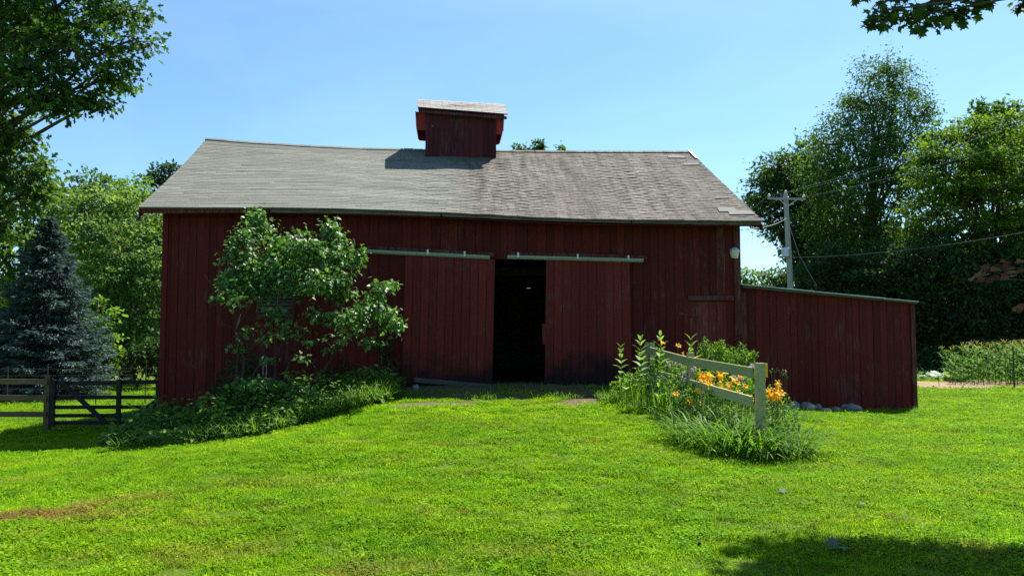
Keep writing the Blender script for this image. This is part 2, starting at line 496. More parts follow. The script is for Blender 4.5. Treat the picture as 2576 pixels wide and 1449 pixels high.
# lawn blades: colour drifts over the ground in patches (thin, dry, lush)
def grassmat(name, trans=.4):
    m, nt, b, out = mat(name)
    pos = nd(nt, 'ShaderNodeNewGeometry').outputs['Position']
    flat = nd(nt, 'ShaderNodeVectorMath', operation='MULTIPLY'); nt.links.new(pos, flat.inputs[0]); flat.inputs[1].default_value = (1, 1, 0)
    p = flat.outputs[0]
    oi = nd(nt, 'ShaderNodeObjectInfo').outputs['Random']
    r = attr(nt)
    f = math_(nt, 'ADD', math_(nt, 'MULTIPLY', r, .62), math_(nt, 'MULTIPLY', oi, .38))
    green = ramp(nt, f, [(0, (.035, .11, .003)), (.5, (.115, .29, .006)), (1, (.24, .44, .015))]).outputs[0]
    yel = ramp(nt, f, [(0, (.06, .14, .004)), (.5, (.18, .33, .007)), (1, (.33, .47, .025))]).outputs[0]
    dry = ramp(nt, f, [(0, (.1, .085, .025)), (.5, (.2, .16, .05)), (1, (.3, .25, .1))]).outputs[0]
    n1 = noise(nt, p, .55, 4, .6)
    n2 = noise(nt, p, 1.7, 5, .65, (1, 1.6, 1))
    n3 = noise(nt, p, 5.0, 3, .6)
    c = mix(nt, ramp(nt, math_(nt, 'ADD', math_(nt, 'MULTIPLY', n1, .6), math_(nt, 'MULTIPLY', n3, .4)), [(.4, (0, 0, 0)), (.62, (1, 1, 1))]).outputs[0], green, yel)
    dk = ramp(nt, math_(nt, 'ADD', math_(nt, 'MULTIPLY', n2, .75), math_(nt, 'MULTIPLY', n1, .25)), [(.54, (0, 0, 0)), (.72, (.8, .8, .8))]).outputs[0]
    dr = attr(nt, 'dry')
    c = mix(nt, math_(nt, 'MAXIMUM', dk, dr), c, dry)
    lush = ramp(nt, math_(nt, 'ADD', math_(nt, 'MULTIPLY', noise(nt, p, .33, 3, .6, (1, 1.5, 1)), .5), math_(nt, 'MULTIPLY', noise(nt, p, 2.8, 4, .65, (1, 1.8, 1)), .5)), [(.36, (.7, .74, .75)), (.5, (1.13, 1.07, .95)), (.64, (1.5, 1.3, 1.0))]).outputs[0]
    c = mix(nt, 1.0, c, lush, 'MULTIPLY')
    nt.links.new(c, b.inputs['Base Color'])
    b.inputs['Roughness'].default_value = .6
    b.inputs['Specular IOR Level'].default_value = .06
    tr = nd(nt, 'ShaderNodeBsdfTranslucent')
    nt.links.new(mix(nt, 1.0, c, (1.2, 1.15, .5), 'MULTIPLY'), tr.inputs[0])
    ms = nd(nt, 'ShaderNodeMixShader', i_0=trans)
    nt.links.new(b.outputs[0], ms.inputs[1]); nt.links.new(tr.outputs[0], ms.inputs[2])
    nt.links.new(ms.outputs[0], out.inputs[0])
    return m
M['grass'] = grassmat('lawn_blades', .48)

# ------------------------------------------------------------------ bare and dry ground masks
DIRT = []      # (x, y, rx, ry, strength)
def dirt_px(px, py, rx, ry, s=1.0):
    g = G(px, py); DIRT.append((g[0], g[1], rx, ry, s))
dirt_px(1085, 1017, .75, .5, 1.0)
dirt_px(1180, 1003, .8, .45, .8)
dirt_px(1470, 1008, .6, .7, 1.0)
dirt_px(1520, 985, .9, .8, 1.0)
for px in (1080, 1180, 1280, 1420, 1540):
    dirt_px(px, 985, .95, 1.0, .95)
dirt_px(250, 1070, .6, .45, 1.0)
dirt_px(150, 1068, .5, .4, .5)
dirt_px(2030, 1012, .7, .25, 1.0)
dirt_px(2090, 1022, .6, .2, .9)
dirt_px(2160, 1030, .6, .2, .9)
dirt_px(2250, 1036, .8, .12, .8)
dirt_px(2385, 1306, .1, .09, 1.0)
STRAW = []
for px, py, rx, ry in ((2330, 970, 2.0, 3.2), (2420, 966, 3.0, 3.2), (2530, 964, 3.4, 3.4), (2640, 966, 3.5, 3.4), (2750, 966, 3.5, 3.4)):
    g = G(px, py); STRAW.append((g[0], g[1], rx, ry, 1.0))
for x_ in np.arange(-2.7, 2.9, .7):
    DIRT.append((x_, 15.9, .75, 1.05, .93)); DIRT.append((x_, 16.75, .7, .55, .97))
DRY = []
for px, py, rx, ry, s in ((60, 1305, .55, .28, 1.0), (160, 1290, .4, .2, .8), (250, 1300, .5, .25, .6), (240, 1268, .25, .14, .6), (400, 1255, .4, .15, .6), (40, 1212, .5, .2, .5), (950, 1435, .5, .2, .6),
                          (560, 1390, .5, .2, .45), (1290, 1390, .4, .2, .4), (2480, 1395, .4, .2, .5), (1200, 1120, .8, .3, .3), (700, 1215, .8, .3, .3)):
    g = G(px, py); DRY.append((g[0], g[1], rx, ry, s))

def vnoise(x, y, s):
    return (np.sin(x * s * 1.3 + 1.7 * np.sin(y * s * .9)) + np.sin(y * s * 1.7 + 1.3 * np.sin(x * s * 1.1 + 2)) + .6 * np.sin(x * s * 3.1 + y * s * 2.3) + .5 * np.sin(x * s * 5.3 - y * s * 4.1)) / 3.1

def mask(x, y, L):
    out = np.zeros_like(x)
    wob = .34 * vnoise(x, y, 3.1) + .32 * vnoise(x + .3 * y, y, 9.0) + .2 * vnoise(y, x, 23.0)
    for cx, cy, rx, ry, s in L:
        r = np.sqrt(((x - cx) / rx) ** 2 + ((y - cy) / ry) ** 2) + wob
        out = np.maximum(out, s * np.clip((1.15 - r) / .4, 0, 1))
    return out

def barn_uv(x, y):
    dx, dy = x - B0[0], y - B0[1]
    return dx * UH[0] + dy * UH[1], dx * VH[0] + dy * VH[1]

# ------------------------------------------------------------------ the ground
def axis(lo, hi, fine_lo, fine_hi, step):
    c = list(np.arange(fine_lo, fine_hi + 1e-6, step))
    s = step
    while c[-1] < hi: s *= 1.25; c.append(c[-1] + s)
    s = step
    while c[0] > lo: s *= 1.25; c.insert(0, c[0] - s)
    return np.array(c)
gx = axis(-900, 900, -17, 19, .14)
gy = axis(-300, 1200, 3, 33, .14)
XX, YY = np.meshgrid(gx, gy, indexing='ij')
ZZ = height(XX, YY)
near = (np.abs(XX) < 20) & (YY > 0) & (YY < 40)
ZZ = ZZ + np.where(near, .012 * vnoise(XX, YY, 2.2) + .006 * vnoise(XX, YY, 7), 0)
mbg = MB()
nx, ny = len(gx), len(gy)
ii, jj = np.meshgrid(np.arange(nx - 1), np.arange(ny - 1), indexing='ij')
q = (ii * ny + jj).ravel()
mbg.add(np.stack([XX, YY, ZZ], -1).reshape(-1, 3), np.stack([q, q + ny, q + ny + 1, q + 1], -1))

def groundmat():
    m, nt, b, out = mat('lawn_soil')
    pos = nd(nt, 'ShaderNodeNewGeometry').outputs['Position']
    n1 = noise(nt, pos, .6, 4, .6); n2 = noise(nt, pos, 9, 6, .7); n3 = noise(nt, pos, 60, 4, .7)
    under = mix(nt, n2, (.035, .06, .006), (.09, .14, .012))
    under = mix(nt, math_(nt, 'MULTIPLY', n3, .6), under, (.1, .15, .02))
    dirtc = ramp(nt, math_(nt, 'ADD', math_(nt, 'MULTIPLY', n2, .6), math_(nt, 'MULTIPLY', n3, .4)), [(.3, (.045, .033, .018)), (.5, (.105, .08, .045)), (.7, (.18, .14, .085))]).outputs[0]
    strawc = ramp(nt, math_(nt, 'ADD', math_(nt, 'MULTIPLY', noise(nt, pos, 14, 6, .75, (1, 3, 1)), .7), math_(nt, 'MULTIPLY', n1, .3)), [(.3, (.13, .085, .045)), (.55, (.27, .2, .115)), (.75, (.38, .3, .19))]).outputs[0]
    c = mix(nt, attr(nt, 'dirt'), under, dirtc)
    c = mix(nt, attr(nt, 'straw'), c, strawc)
    nt.links.new(c, b.inputs['Base Color'])
    b.inputs['Roughness'].default_value = .95
    b.inputs['Specular IOR Level'].default_value = .1
    bump(nt, b, math_(nt, 'ADD', n2, math_(nt, 'MULTIPLY', n3, .5)), .8, .03)
    return m
gm = mbg.mesh('ground', groundmat(), True)
for nm, L in (('dirt', DIRT), ('straw', STRAW)):
    a = gm.attributes.new(nm, 'FLOAT', 'POINT')
    a.data.foreach_set('value', mask(XX, YY, L).ravel().astype(np.float32))
tag(link('ground', gm), 'mown green ground rising in a low ramp to the barn doors', None, None, 'structure')

# ------------------------------------------------------------------ the barn
barn = thing('barn', 'old dark red barn with sagging grey shingle roof and open sliding doors', 'barn', tuple(B0), PHI)
VE, VR = -0.45, 4.45
EAVE_PX = [(349, 521), (530, 522), (683, 522), (825, 524), (995, 529), (1120, 535), (1237, 540), (1360, 547), (1485, 551), (1620, 553), (1754, 554), (1919, 556)]
RIDGE_PX = [(519, 350), (627, 359), (768, 368), (910, 374.5), (1069, 378), (1256, 381), (1400, 382), (1524, 383), (1739, 383)]
FASC_PX = [(349, 537), (683, 535), (860, 537), (1073, 543), (1237, 550), (1370, 556), (1560, 561), (1754, 565), (1919, 566)]
EV = np.array([F(x, y, VE) for x, y in EAVE_PX]); RD = np.array([F(x, y, VR) for x, y in RIDGE_PX]); FB = np.array([F(x, y, VE + .03) for x, y in FASC_PX])
def ez(u): return np.interp(u, EV[:, 0], EV[:, 1])
def rz_(u): return np.interp(u, RD[:, 0], RD[:, 1])
UL0, UR0 = EV[0, 0], EV[-1, 0]; UL1, UR1 = RD[0, 0], RD[-1, 0]

def roof_pt(s, t, lift=0.0):
    """s along the eave 0..1, t from the eave 0 to the ridge 1 -> barn coordinates"""
    s = np.asarray(s, float); t = np.asarray(t, float)
    u = (UL0 + (UR0 - UL0) * s) * (1 - t) + (UL1 + (UR1 - UL1) * s) * t
    ue = UL0 + (UR0 - UL0) * s; ur = UL1 + (UR1 - UL1) * s
    v = VE + (VR - VE) * t
    z = ez(ue) * (1 - t) + rz_(ur) * t
    old = np.clip((s - .40) / .06, 0, 1)
    wav = .016 * old * np.sin(u * 7.3 + 1.5 * np.sin(u * 1.9)) * np.sin(np.pi * np.clip(t * .9 + .08, 0, 1)) + .018 * np.sin(u * 1.3 + t * 3) * np.sin(np.pi * t)
    z = z + wav - .05 * np.sin(np.pi * t)
    return np.stack([u, v - lift * .48, z + lift * .87], -1)

# wall base and corners
UWL, UWR = F(413, 560)[0], F(1859, 600)[0]
UWLb = F(402, 1035)[0]
def wall_base(u):
    w = toworld(u, 0, 0)
    return max(hz(w[0], w[1]) - .08, -.12)
Z_TRK_L = [F(905, 626), F(1236, 641)]; Z_TRK_R = [F(1276, 641), F(1619, 650)]
UOP0, UOP1 = F(1150, 700)[0], F(1470, 700)[0]
ZOP = F(1300, 652)[1]
USD0, USD1 = F(1733, 800)[0], F(1838, 800)[0]
ZSD = F(1785, 759)[1]

front = MB()
front_wall = None
def wall_panel(mb, u0, u1, z0, z1, v0=.03, v1=.06, rnd=.4):
    mb.box((u0, v0, z0), (u1, v1, z1), rnd)
wl = MB()
zt = 3.7
wall_panel(wl, UWL + .02, UOP0, -.1, zt)
wall_panel(wl, UOP1, USD0, .1, zt)
wall_panel(wl, USD1, UWR - .02, -.1, zt)
wall_panel(wl, UOP0, UOP1, ZOP, zt)
wall_panel(wl, USD0, USD1, ZSD, zt)
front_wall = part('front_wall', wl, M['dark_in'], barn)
u = UWL
k = 0
while u < UWR - .05:
    w = float(rng.choice([.16, .19, .21, .235, .26]))
    if UWR - u - w < .1: w = UWR - u
    u2 = u + w - .009
    um = (u + u2) / 2
    zt_ = ez(um) + .13
    zb = wall_base(um)
    if UOP0 - .1 < um < UOP1 + .1: zb = ZOP
    if USD0 - .02 < um < USD1 + .02: zb = ZSD + .08
    vo = float(rng.uniform(-.006, .006))
    skew = (UWLb - UWL) * np.clip(1 - (um - UWL) / 6, 0, 1)
    tilt = float(rng.uniform(-.003, .003))
    mb = MB()
    top_v = .012
    mb.hexa([(u + skew, -.012 + vo, zb), (u2 + skew, -.012 + vo + tilt, zb), (u2 + skew, .03, zb), (u + skew, .03, zb),
             (u, -.012 + vo, zt_), (u2, -.012 + vo + tilt, zt_), (u2, .03, zt_), (u, .03, zt_)])
    b_ = part('board', mb, M['red_worn'] if rng.random() < .1 and um > 3 else M['red'], front_wall)
    u += w
    k += 1
# corner boards
for ux, w in ((UWR, .14), (UWL, -.1)):
    mb = MB()
    u0, u1 = sorted((ux + (.012 if w > 0 else -.012), ux - w))
    mb.box((u0, -.045, wall_base(ux)), (u1, -.02, ez(ux) - .02))
    part('corner_board', mb, M['red_worn'] if w > 0 else M['red'], barn)

# side and back walls (board lines in relief), floor, inner posts
BV = 2 * VR
for nm, ux, sg in (('left_wall', UWL, -1), ('right_wall', UWR, 1)):
    mb = MB()
    n = 40
    for i in range(n):
        v0 = .06 + (BV - .12) * i / n; v1 = .06 + (BV - .12) * (i + 1) / n - .006
        def tz(v):
            t = 1 - abs((v - VE) / (VR - VE) - 1)
            return ez(ux) * (1 - t) + rz_(ux) * t - .1
        a, b_ = (ux - .025, ux) if sg < 0 else (ux, ux + .025)
        a += rng.uniform(-.004, .004)
        mb.hexa([(a, v0, -.6), (b_, v0, -.6), (b_, v1, -.6), (a, v1, -.6), (a, v0, tz(v0)), (b_, v0, tz(v0)), (b_, v1, tz(v1)), (a, v1, tz(v1))])
    part('side_wall', mb, M['red'], barn)
mb = MB()
UG = F(1355, 760, BV)[0]
uu = UWL
zg0, zg1 = F(1330, 725.0, BV)[1], F(1330, 724.5, BV)[1]
mb.box((UWL, BV - .03, -.6), (UG - .012, BV, zg0))
mb.box((UG - .009, BV - .03, -.6), (UWR, BV, zg0))
ua, ub = F(1325, 725, BV)[0], F(1335, 725, BV)[0]
mb.box((UWL, BV - .03, zg0), (ua, BV, zg1)); mb.box((ub, BV - .03, zg0), (UWR, BV, zg1))
mb.box((UWL, BV - .03, zg1), (UWR, BV, 3.7))
for i in range(16):
    ua_, ub_ = UWL + (UWR - UWL) * i / 16, UWL + (UWR - UWL) * (i + 1) / 16
    mb.box((ua_, BV - .03, 3.7), (ub_, BV, ez((ua_ + ub_) / 2) + .2))
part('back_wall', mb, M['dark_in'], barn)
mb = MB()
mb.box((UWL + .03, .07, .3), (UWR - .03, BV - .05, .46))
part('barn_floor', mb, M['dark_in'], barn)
mb = MB()
for ux in (-3.6, 3.2):
    for v in (3.0, 6.0):
        mb.box((ux - .1, v - .1, .46), (ux + .1, v + .1, 4.6))
mb.box((UWL + .1, 2.9, 3.1), (UWR - .1, 3.1, 3.3))
mb.box((UWL + .1, 5.9, 3.1), (UWR - .1, 6.1, 3.3))
part('inner_post', mb, M['dark_in'], barn)
# stone footing at the low left corner
for i in range(7):
    mb = MB()
    u0 = UWLb - .02 + i * .52
    mb.box((u0, .0 + rng.uniform(-.03, .02), -.75), (u0 + .49, .3, -.115 + rng.uniform(-.01, .0)))
    part('footing_stone', mb, M['mortar'], barn)

# roof slab, front and back
NS, NT = 180, 16
def roof_sheet(mb, flip, th=.035):
    S, T = np.meshgrid(np.linspace(0, 1, NS + 1), np.linspace(0, 1, NT + 1), indexing='ij')
    top = roof_pt(S, T)
    if flip: top[..., 1] = 2 * VR - top[..., 1]
    bot = top.copy(); bot[..., 2] -= th
    n = (NS + 1) * (NT + 1)
    ii, jj = np.meshgrid(np.arange(NS), np.arange(NT), indexing='ij')
    q = (ii * (NT + 1) + jj).ravel()
    f = np.stack([q, q + NT + 1, q + NT + 2, q + 1], -1)
    mb.add(np.concatenate([top.reshape(-1, 3), bot.reshape(-1, 3)]), np.concatenate([f, f[:, ::-1] + n]), .35)
    for edge in (np.arange(0, NT + 1), NS * (NT + 1) + np.arange(0, NT + 1), np.arange(0, NS + 1) * (NT + 1)):
        e = np.stack([edge[:-1], edge[1:], edge[1:] + n, edge[:-1] + n], -1)
        mb.loops.append((e + mb.n - 2 * n).ravel()); mb.sizes.append(np.full(len(e), 4)); mb.rnd.append(np.full(len(e), .2)); mb.mi.append(np.zeros(len(e), int))
def shinglemat():
    m, nt, b, out = mat('asphalt_shingle')
    tc = nd(nt, 'ShaderNodeTexCoord').outputs['Object']
    sep = nd(nt, 'ShaderNodeSeparateXYZ'); nt.links.new(tc, sep.inputs[0])
    wob = math_(nt, 'ADD', sep.outputs[0], math_(nt, 'MULTIPLY', math_(nt, 'SUBTRACT', noise(nt, tc, .9, 3), .5), 1.2))
    old = nd(nt, 'ShaderNodeMapRange', i_1=-1.5, i_2=-.7); nt.links.new(wob, old.inputs[0])
    r = attr(nt)
    newc = ramp(nt, r, [(0, (.09, .094, .078)), (.5, (.142, .146, .12)), (1, (.2, .204, .162))]).outputs[0]
    oldc = ramp(nt, r, [(0, (.095, .082, .064)), (.5, (.138, .121, .097)), (1, (.18, .16, .13))]).outputs[0]
    st = noise(nt, tc, 2.6, 5, .6, (2.2, .3, .3))
    st2 = noise(nt, tc, 40, 4, .7)
    oldc = mix(nt, ramp(nt, st, [(.36, (.9, .9, .9)), (.6, (0, 0, 0))]).outputs[0], oldc, (.048, .038, .028))
    c = mix(nt, old.outputs[0], newc, oldc)
    far = nd(nt, 'ShaderNodeMapRange', i_1=3.2, i_2=6.4, i_3=0.0, i_4=.45); nt.links.new(wob, far.inputs[0])
    c = mix(nt, far.outputs[0], c, (.07, .06, .048))
    c = mix(nt, math_(nt, 'MULTIPLY', st2, .5), c, mix(nt, .5, c, (.08, .08, .075)))
    nt.links.new(c, b.inputs['Base Color'])
    b.inputs['Roughness'].default_value = .9
    b.inputs['Specular IOR Level'].default_value = .25
    bump(nt, b, st2, .5, .004)
    return m
M['shingle'] = shinglemat()
mb = MB(); roof_sheet(mb, False); roof_sheet(mb, True)
roof = part('roof', mb, [M['shingle']], barn)
# shingle tabs: the 300 lowest and largest as parts, the rest in one mesh
NROW = 44
tabs = []
for r in range(NROW):
    t0, t1 = r / NROW, min(1.0, (r + 1.15) / NROW)
    slope_len = math.hypot(VR - VE, 2.6)
    wd = .305
    off = ((r % 2) * .5 * wd + rng.uniform(-.05, .05)) % wd
    n = int((UR0 - UL0) / wd) + 2
    blk = 0
    tone = .5
    for i in range(n):
        a = (i * wd - off) / (UR0 - UL0); b_ = ((i + 1) * wd - off - .008) / (UR0 - UL0)
        a, b_ = max(a, 0), min(b_, 1)
        if b_ - a < .004: continue
        if blk <= 0:
            blk = int(rng.integers(2, 7)); tone = float(np.clip(rng.normal(.5, .17), 0, 1))
        blk -= 1
        tabs.append((r, a, b_, t0, t1, float(np.clip(tone + rng.normal(0, .08), 0, 1))))
rest = MB()
n_part = 0
for (r, a, b_, t0, t1, tone) in tabs:
    old = (a > .42)
    lf = .0095 + (rng.uniform(0, .005) if old else rng.uniform(0, .002))
    lf2 = lf + (rng.uniform(-.004, .006) if old else 0)
    dt = rng.uniform(-.0018, .0018) if old else rng.uniform(-.0007, .0007)
    lo = roof_pt([a, b_], [t0 + dt - .003, t0 + dt - .003], 0.0)
    up = np.array([roof_pt(a, t0 + dt - .003, lf), roof_pt(b_, t0 + dt - .003, lf2)])
    bk = roof_pt([a, b_], [t1, t1], .004)
    v8 = [lo[0], lo[1], bk[1] - np.array([0, 0, .01]), bk[0] - np.array([0, 0, .01]), up[0], up[1], bk[1], bk[0]]
    if n_part < 299:
        mb = MB(); mb.hexa(v8, tone)
        part('shingle', mb, M['shingle'], roof); n_part += 1
    else:
        rest.hexa(v8, tone)
o = part('shingle_field', rest, M['shingle'], roof); o['kind'] = 'stuff'
# ridge caps
mb = MB()
for i in range(48):
    s0, s1 = i / 48, (i + 1) / 48 - .001
    a, b_ = roof_pt(s0, 1.0, 0), roof_pt(s1, 1.0, 0)
    h = .03 + rng.uniform(0, .006)
    for sg in (-1, 1):
        dv = np.array([0, .13 * sg, -.07])
        mb.hexa([a + dv, b_ + dv, b_ + (0, 0, .0), a, a + dv + (0, 0, h), b_ + dv + (0, 0, h), b_ + (0, 0, h + .002 * (i % 2)), a + (0, 0, h + .002 * (i % 2))], float(rng.uniform(.3, .8)))
part('ridge_cap', mb, M['shingle'], roof)
# bare felt patches where tabs are missing, near the right verge
for px, py, w_, h_ in ((1700, 397, .5, .22), (1738, 415, .45, .16), (1828, 530, .45, .3), (1862, 537, .6, .26), (1815, 500, .35, .1)):
    # find s, t of the reading on the roof
    best = None
    for t in np.linspace(.02, .98, 97):
        uq, zq = F(px, py, VE + (VR - VE) * t)
        s = (uq - (UL0 * (1 - t) + UL1 * t)) / ((UR0 * (1 - t) + UR1 * t) - (UL0 * (1 - t) + UL1 * t))
        e = abs(roof_pt(s, t)[2] - zq)
        if best is None or e < best[0]: best = (e, s, t)
    _, s, t = best
    ds, dt = w_ / (UR0 - UL0) / 2, h_ / 5.4 / 2
    q = [roof_pt(s - ds, t - dt, .03), roof_pt(s + ds, t - dt, .03), roof_pt(s + ds * .9, t + dt, .03), roof_pt(s - ds * .8, t + dt, .03)]
    mb = MB(); mb.hexa([p - np.array([0, 0, .02]) for p in q] + q)
    part('bare_patch', mb, plain('exposed_felt', (.14, .134, .125), .9, 0, .35, 9) if 'exposed_felt' not in bpy.data.materials else bpy.data.materials['exposed_felt'], roof)
mb = MB()
c0, c1 = roof_pt(.995, 1.0, .05), roof_pt(.997, .88, .04)
mb.beam(c0, c1, .07, .012)
part('white_flashing', mb, M['white'], roof)
# eave fascia in lengths, rake boards
cuts = [0, .2, .47, .78, 1.0]
for c0, c1 in zip(cuts[:-1], cuts[1:]):
    mb = MB()
    n = 8
    for i in range(n):
        sa, sb = c0 + (c1 - c0 - .002) * i / n, c0 + (c1 - c0 - .002) * (i + 1) / n
        ua, ub = UL0 + (UR0 - UL0) * sa, UL0 + (UR0 - UL0) * sb
        za, zb_ = np.interp(ua, FB[:, 0], FB[:, 1]), np.interp(ub, FB[:, 0], FB[:, 1])
        ta, tb = ez(ua) - .03, ez(ub) - .03
        mb.hexa([(ua, VE + .03, za), (ub, VE + .03, zb_), (ub, VE + .055, zb_), (ua, VE + .055, za), (ua, VE + .03, max(ta, za + .03)), (ub, VE + .03, max(tb, zb_ + .03)), (ub, VE + .055, max(tb, zb_ + .03)), (ua, VE + .055, max(ta, za + .03))])
    part('fascia_board', mb, M['red_worn'] if c0 == 0 else M['fascia'], roof)
mb = MB()
for i in range(24):     # drip edge strip under the first course
    sa, sb = i / 24, (i + 1) / 24 - .0003
    a, b_ = roof_pt(sa, -.004, -.005), roof_pt(sb, -.004, -.005)
    mb.beam(a, b_, .03, .006)
part('drip_edge', mb, M['track'], roof)
mb = MB()
for i in range(20):     # soffit boards under the overhang
    sa, sb = i / 20, (i + 1) / 20 - .001
    ua, ub = UL0 + (UR0 - UL0) * sa, UL0 + (UR0 - UL0) * sb
    z1, z2 = ez(ua) - .1, ez(ub) - .1
    mb.hexa([(ua, VE + .06, z1 - .02), (ub, VE + .06, z2 - .02), (ub, -.05, z2 + .1), (ua, -.05, z1 + .1), (ua, VE + .06, z1), (ub, VE + .06, z2), (ub, -.05, z2 + .12), (ua, -.05, z1 + .12)])
part('soffit', mb, M['red'], roof)
for s in (0.0, 1.0):
    for flip in (False, True):
        mb = MB()
        pts = [roof_pt(s, t) for t in np.linspace(0.0, 1, 7)]
        for a, b_ in zip(pts[:-1], pts[1:]):
            a, b_ = a.copy(), b_.copy()
            if flip: a[1], b_[1] = 2 * VR - a[1], 2 * VR - b_[1]
            sg = -1 if s == 0 else 1
            x0, x1 = (.003, .028) if sg < 0 else (-.028, -.003)
            mb.hexa([(a[0] + x0, a[1], a[2] - .22), (a[0] + x1, a[1], a[2] - .22), (b_[0] + x1, b_[1], b_[2] - .22), (b_[0] + x0, b_[1], b_[2] - .22),
                     (a[0] + x0, a[1], a[2] - .073), (a[0] + x1, a[1], a[2] - .073), (b_[0] + x1, b_[1], b_[2] - .073), (b_[0] + x0, b_[1], b_[2] - .073)])
        part('rake_board', mb, M['red'], roof)

# cupola
cup = link('cupola', None, barn); cup.empty_display_size = .2
VC = VR - .62
uc0, uc1 = F(1071, 390, VC)[0], F(1247, 395, VC)[0]
VCb = VR + .62
ztl, ztr = F(1072, 276, VC)[1], F(1247, 292, VC)[1]
nb = 11
for i in range(nb):
    a = uc0 + (uc1 - uc0) * i / nb; b_ = uc0 + (uc1 - uc0) * (i + 1) / nb - .004
    zt0 = ztl + (ztr - ztl) * i / nb
    mb = MB(); vo = rng.uniform(-.005, .005)
    mb.box((a, VC + vo, rz_(a) - .75), (b_, VC + .03, zt0))
    part('board', mb, M['red_cup'], cup)
mb = MB()
mb.box((uc0 + .002, VC + .031, rz_(uc0) - .9), (uc0 + .03, VCb, ztl)); mb.box((uc1 - .034, VC + .031, rz_(uc1) - .9), (uc1 - .006, VCb, ztr)); mb.box((uc0 + .03, VCb - .03, rz_(uc0) - .9), (uc1 - .034, VCb, ztr))
part('cupola_wall', mb, M['red_cup'], cup)
for ux, dx in ((uc0, 1), (uc1, -1)):
    mb = MB(); a, b_ = sorted((ux - .012 * dx, ux + .08 * dx))
    mb.box((a, VC - .03, rz_(ux) - .62), (b_, VC - .008, (ztl if dx > 0 else ztr) - .02))
    part('corner_board', mb, M['red_cup'], cup)
mb = MB()
mb.beam((uc0 - .02, VC - .04, roof_pt(.5, 1)[2] - .45 + .03), (uc1 + .02, VC - .04, roof_pt(.5, 1)[2] - .45 - .05), .03, .1)
part('base_board', mb, M['grey_wood'], cup)
# its small gable roof
VCE = VC - .22
e0, e1 = F(1051, 270, VCE), F(1277, 288, VCE)
r0, r1 = F(1049, 253, VR), F(1270, 265, VR)
mb = MB()
E0, E1 = np.array([e0[0], VCE, e0[1]]), np.array([e1[0], VCE, e1[1]]); R0, R1 = np.array([r0[0], VR, r0[1]]), np.array([r1[0], VR, r1[1]])
R0[2] += .02; R1[2] += .02
def back(p): return np.array([p[0], 2 * VR - p[1], p[2]])
dn = np.array([0, 0, -.02])
mb.hexa([E0 + dn, E1 + dn, R1 + dn, R0 + dn, E0, E1, R1, R0]); mb.hexa([back(E1) + dn, back(E0) + dn, R0 + dn, R1 + dn, back(E1), back(E0), R0, R1])
cr = part('cupola_roof', mb, M['red_cup'], cup)
mbs = MB()
for r in range(7):
    t0, t1 = r / 7, min(1, (r + 1.1) / 7)
    n = 7
    for i in range(n):
        sa, sb = max(0, (i - .5 * (r % 2)) / n), min(1, (i + 1 - .5 * (r % 2)) / n) - .004
        if i == n - 1 and r % 2: sb = 1.0
        if sb - sa < .02: continue
        f = lambda s, t, l: (E0 * (1 - s) + E1 * s) * (1 - t) + (R0 * (1 - s) + R1 * s) * t + np.array([0, -l * .5, l])
        l = .01 + rng.uniform(0, .005)
        mbs.hexa([f(sa, t0, 0), f(sb, t0, 0), f(sb, t1, 0), f(sa, t1, 0), f(sa, t0, l), f(sb, t0, l), f(sb, t1, .006), f(sa, t1, .006)], float(rng.uniform(.55, 1)))
part('cupola_shingles', mbs, plain('pale_shingle', (.27, .255, .23), .9, 0, .2, 20), cup)
mb = MB()
mb.hexa([E0 + (0.02, .03, -.13), E1 + (-.02, .03, -.13), E1 + (-.02, .055, -.13), E0 + (.02, .055, -.13), E0 + (.02, .03, -.052), E1 + (-.02, .03, -.052), E1 + (-.02, .055, -.052), E0 + (.02, .055, -.052)])
part('eave_board', mb, M['red_cup'], cup)
# hanging hoods at both gable ends: front cheek, sloped outer board, back cheek
for ux, xo, yb, zt_, sg in ((uc0, 1050, 326, e0[1], -1), (uc1, 1262, 337, e1[1], 1)):
    uo = F(xo, 300, VC)[0]
    zb = F(xo, yb, VC)[1]
    zin = zb - .02
    mb = MB()
    in_ = ux + .002 * sg
    ot = uo + (.03 * sg)
    xs = sorted((in_, uo))
    for vv in (VC + .02, VCb - .05):
        mb.hexa([(in_, vv, zin), (uo, vv, zb), (uo, vv + .03, zb), (in_, vv + .03, zin), (in_, vv, zt_ - .06), (ot, vv, zt_ - .06), (ot, vv + .03, zt_ - .06), (in_, vv + .03, zt_ - .06)])
    part('hood_cheek', mb, M['red_hood'], cup)
    mb = MB()
    mb.hexa([(uo + .002 * sg, VC - .01, zb + .03), (uo + .03 * sg, VC - .01, zb + .04), (uo + .03 * sg, VCb + .02, zb + .04), (uo + .002 * sg, VCb + .02, zb + .03),
             (ot + .002 * sg, VC - .01, zt_ - .055), (ot + .03 * sg, VC - .01, zt_ - .055), (ot + .03 * sg, VCb + .02, zt_ - .055), (ot + .002 * sg, VCb + .02, zt_ - .055)])
    part('hood_board', mb, M['red_hood'], cup)

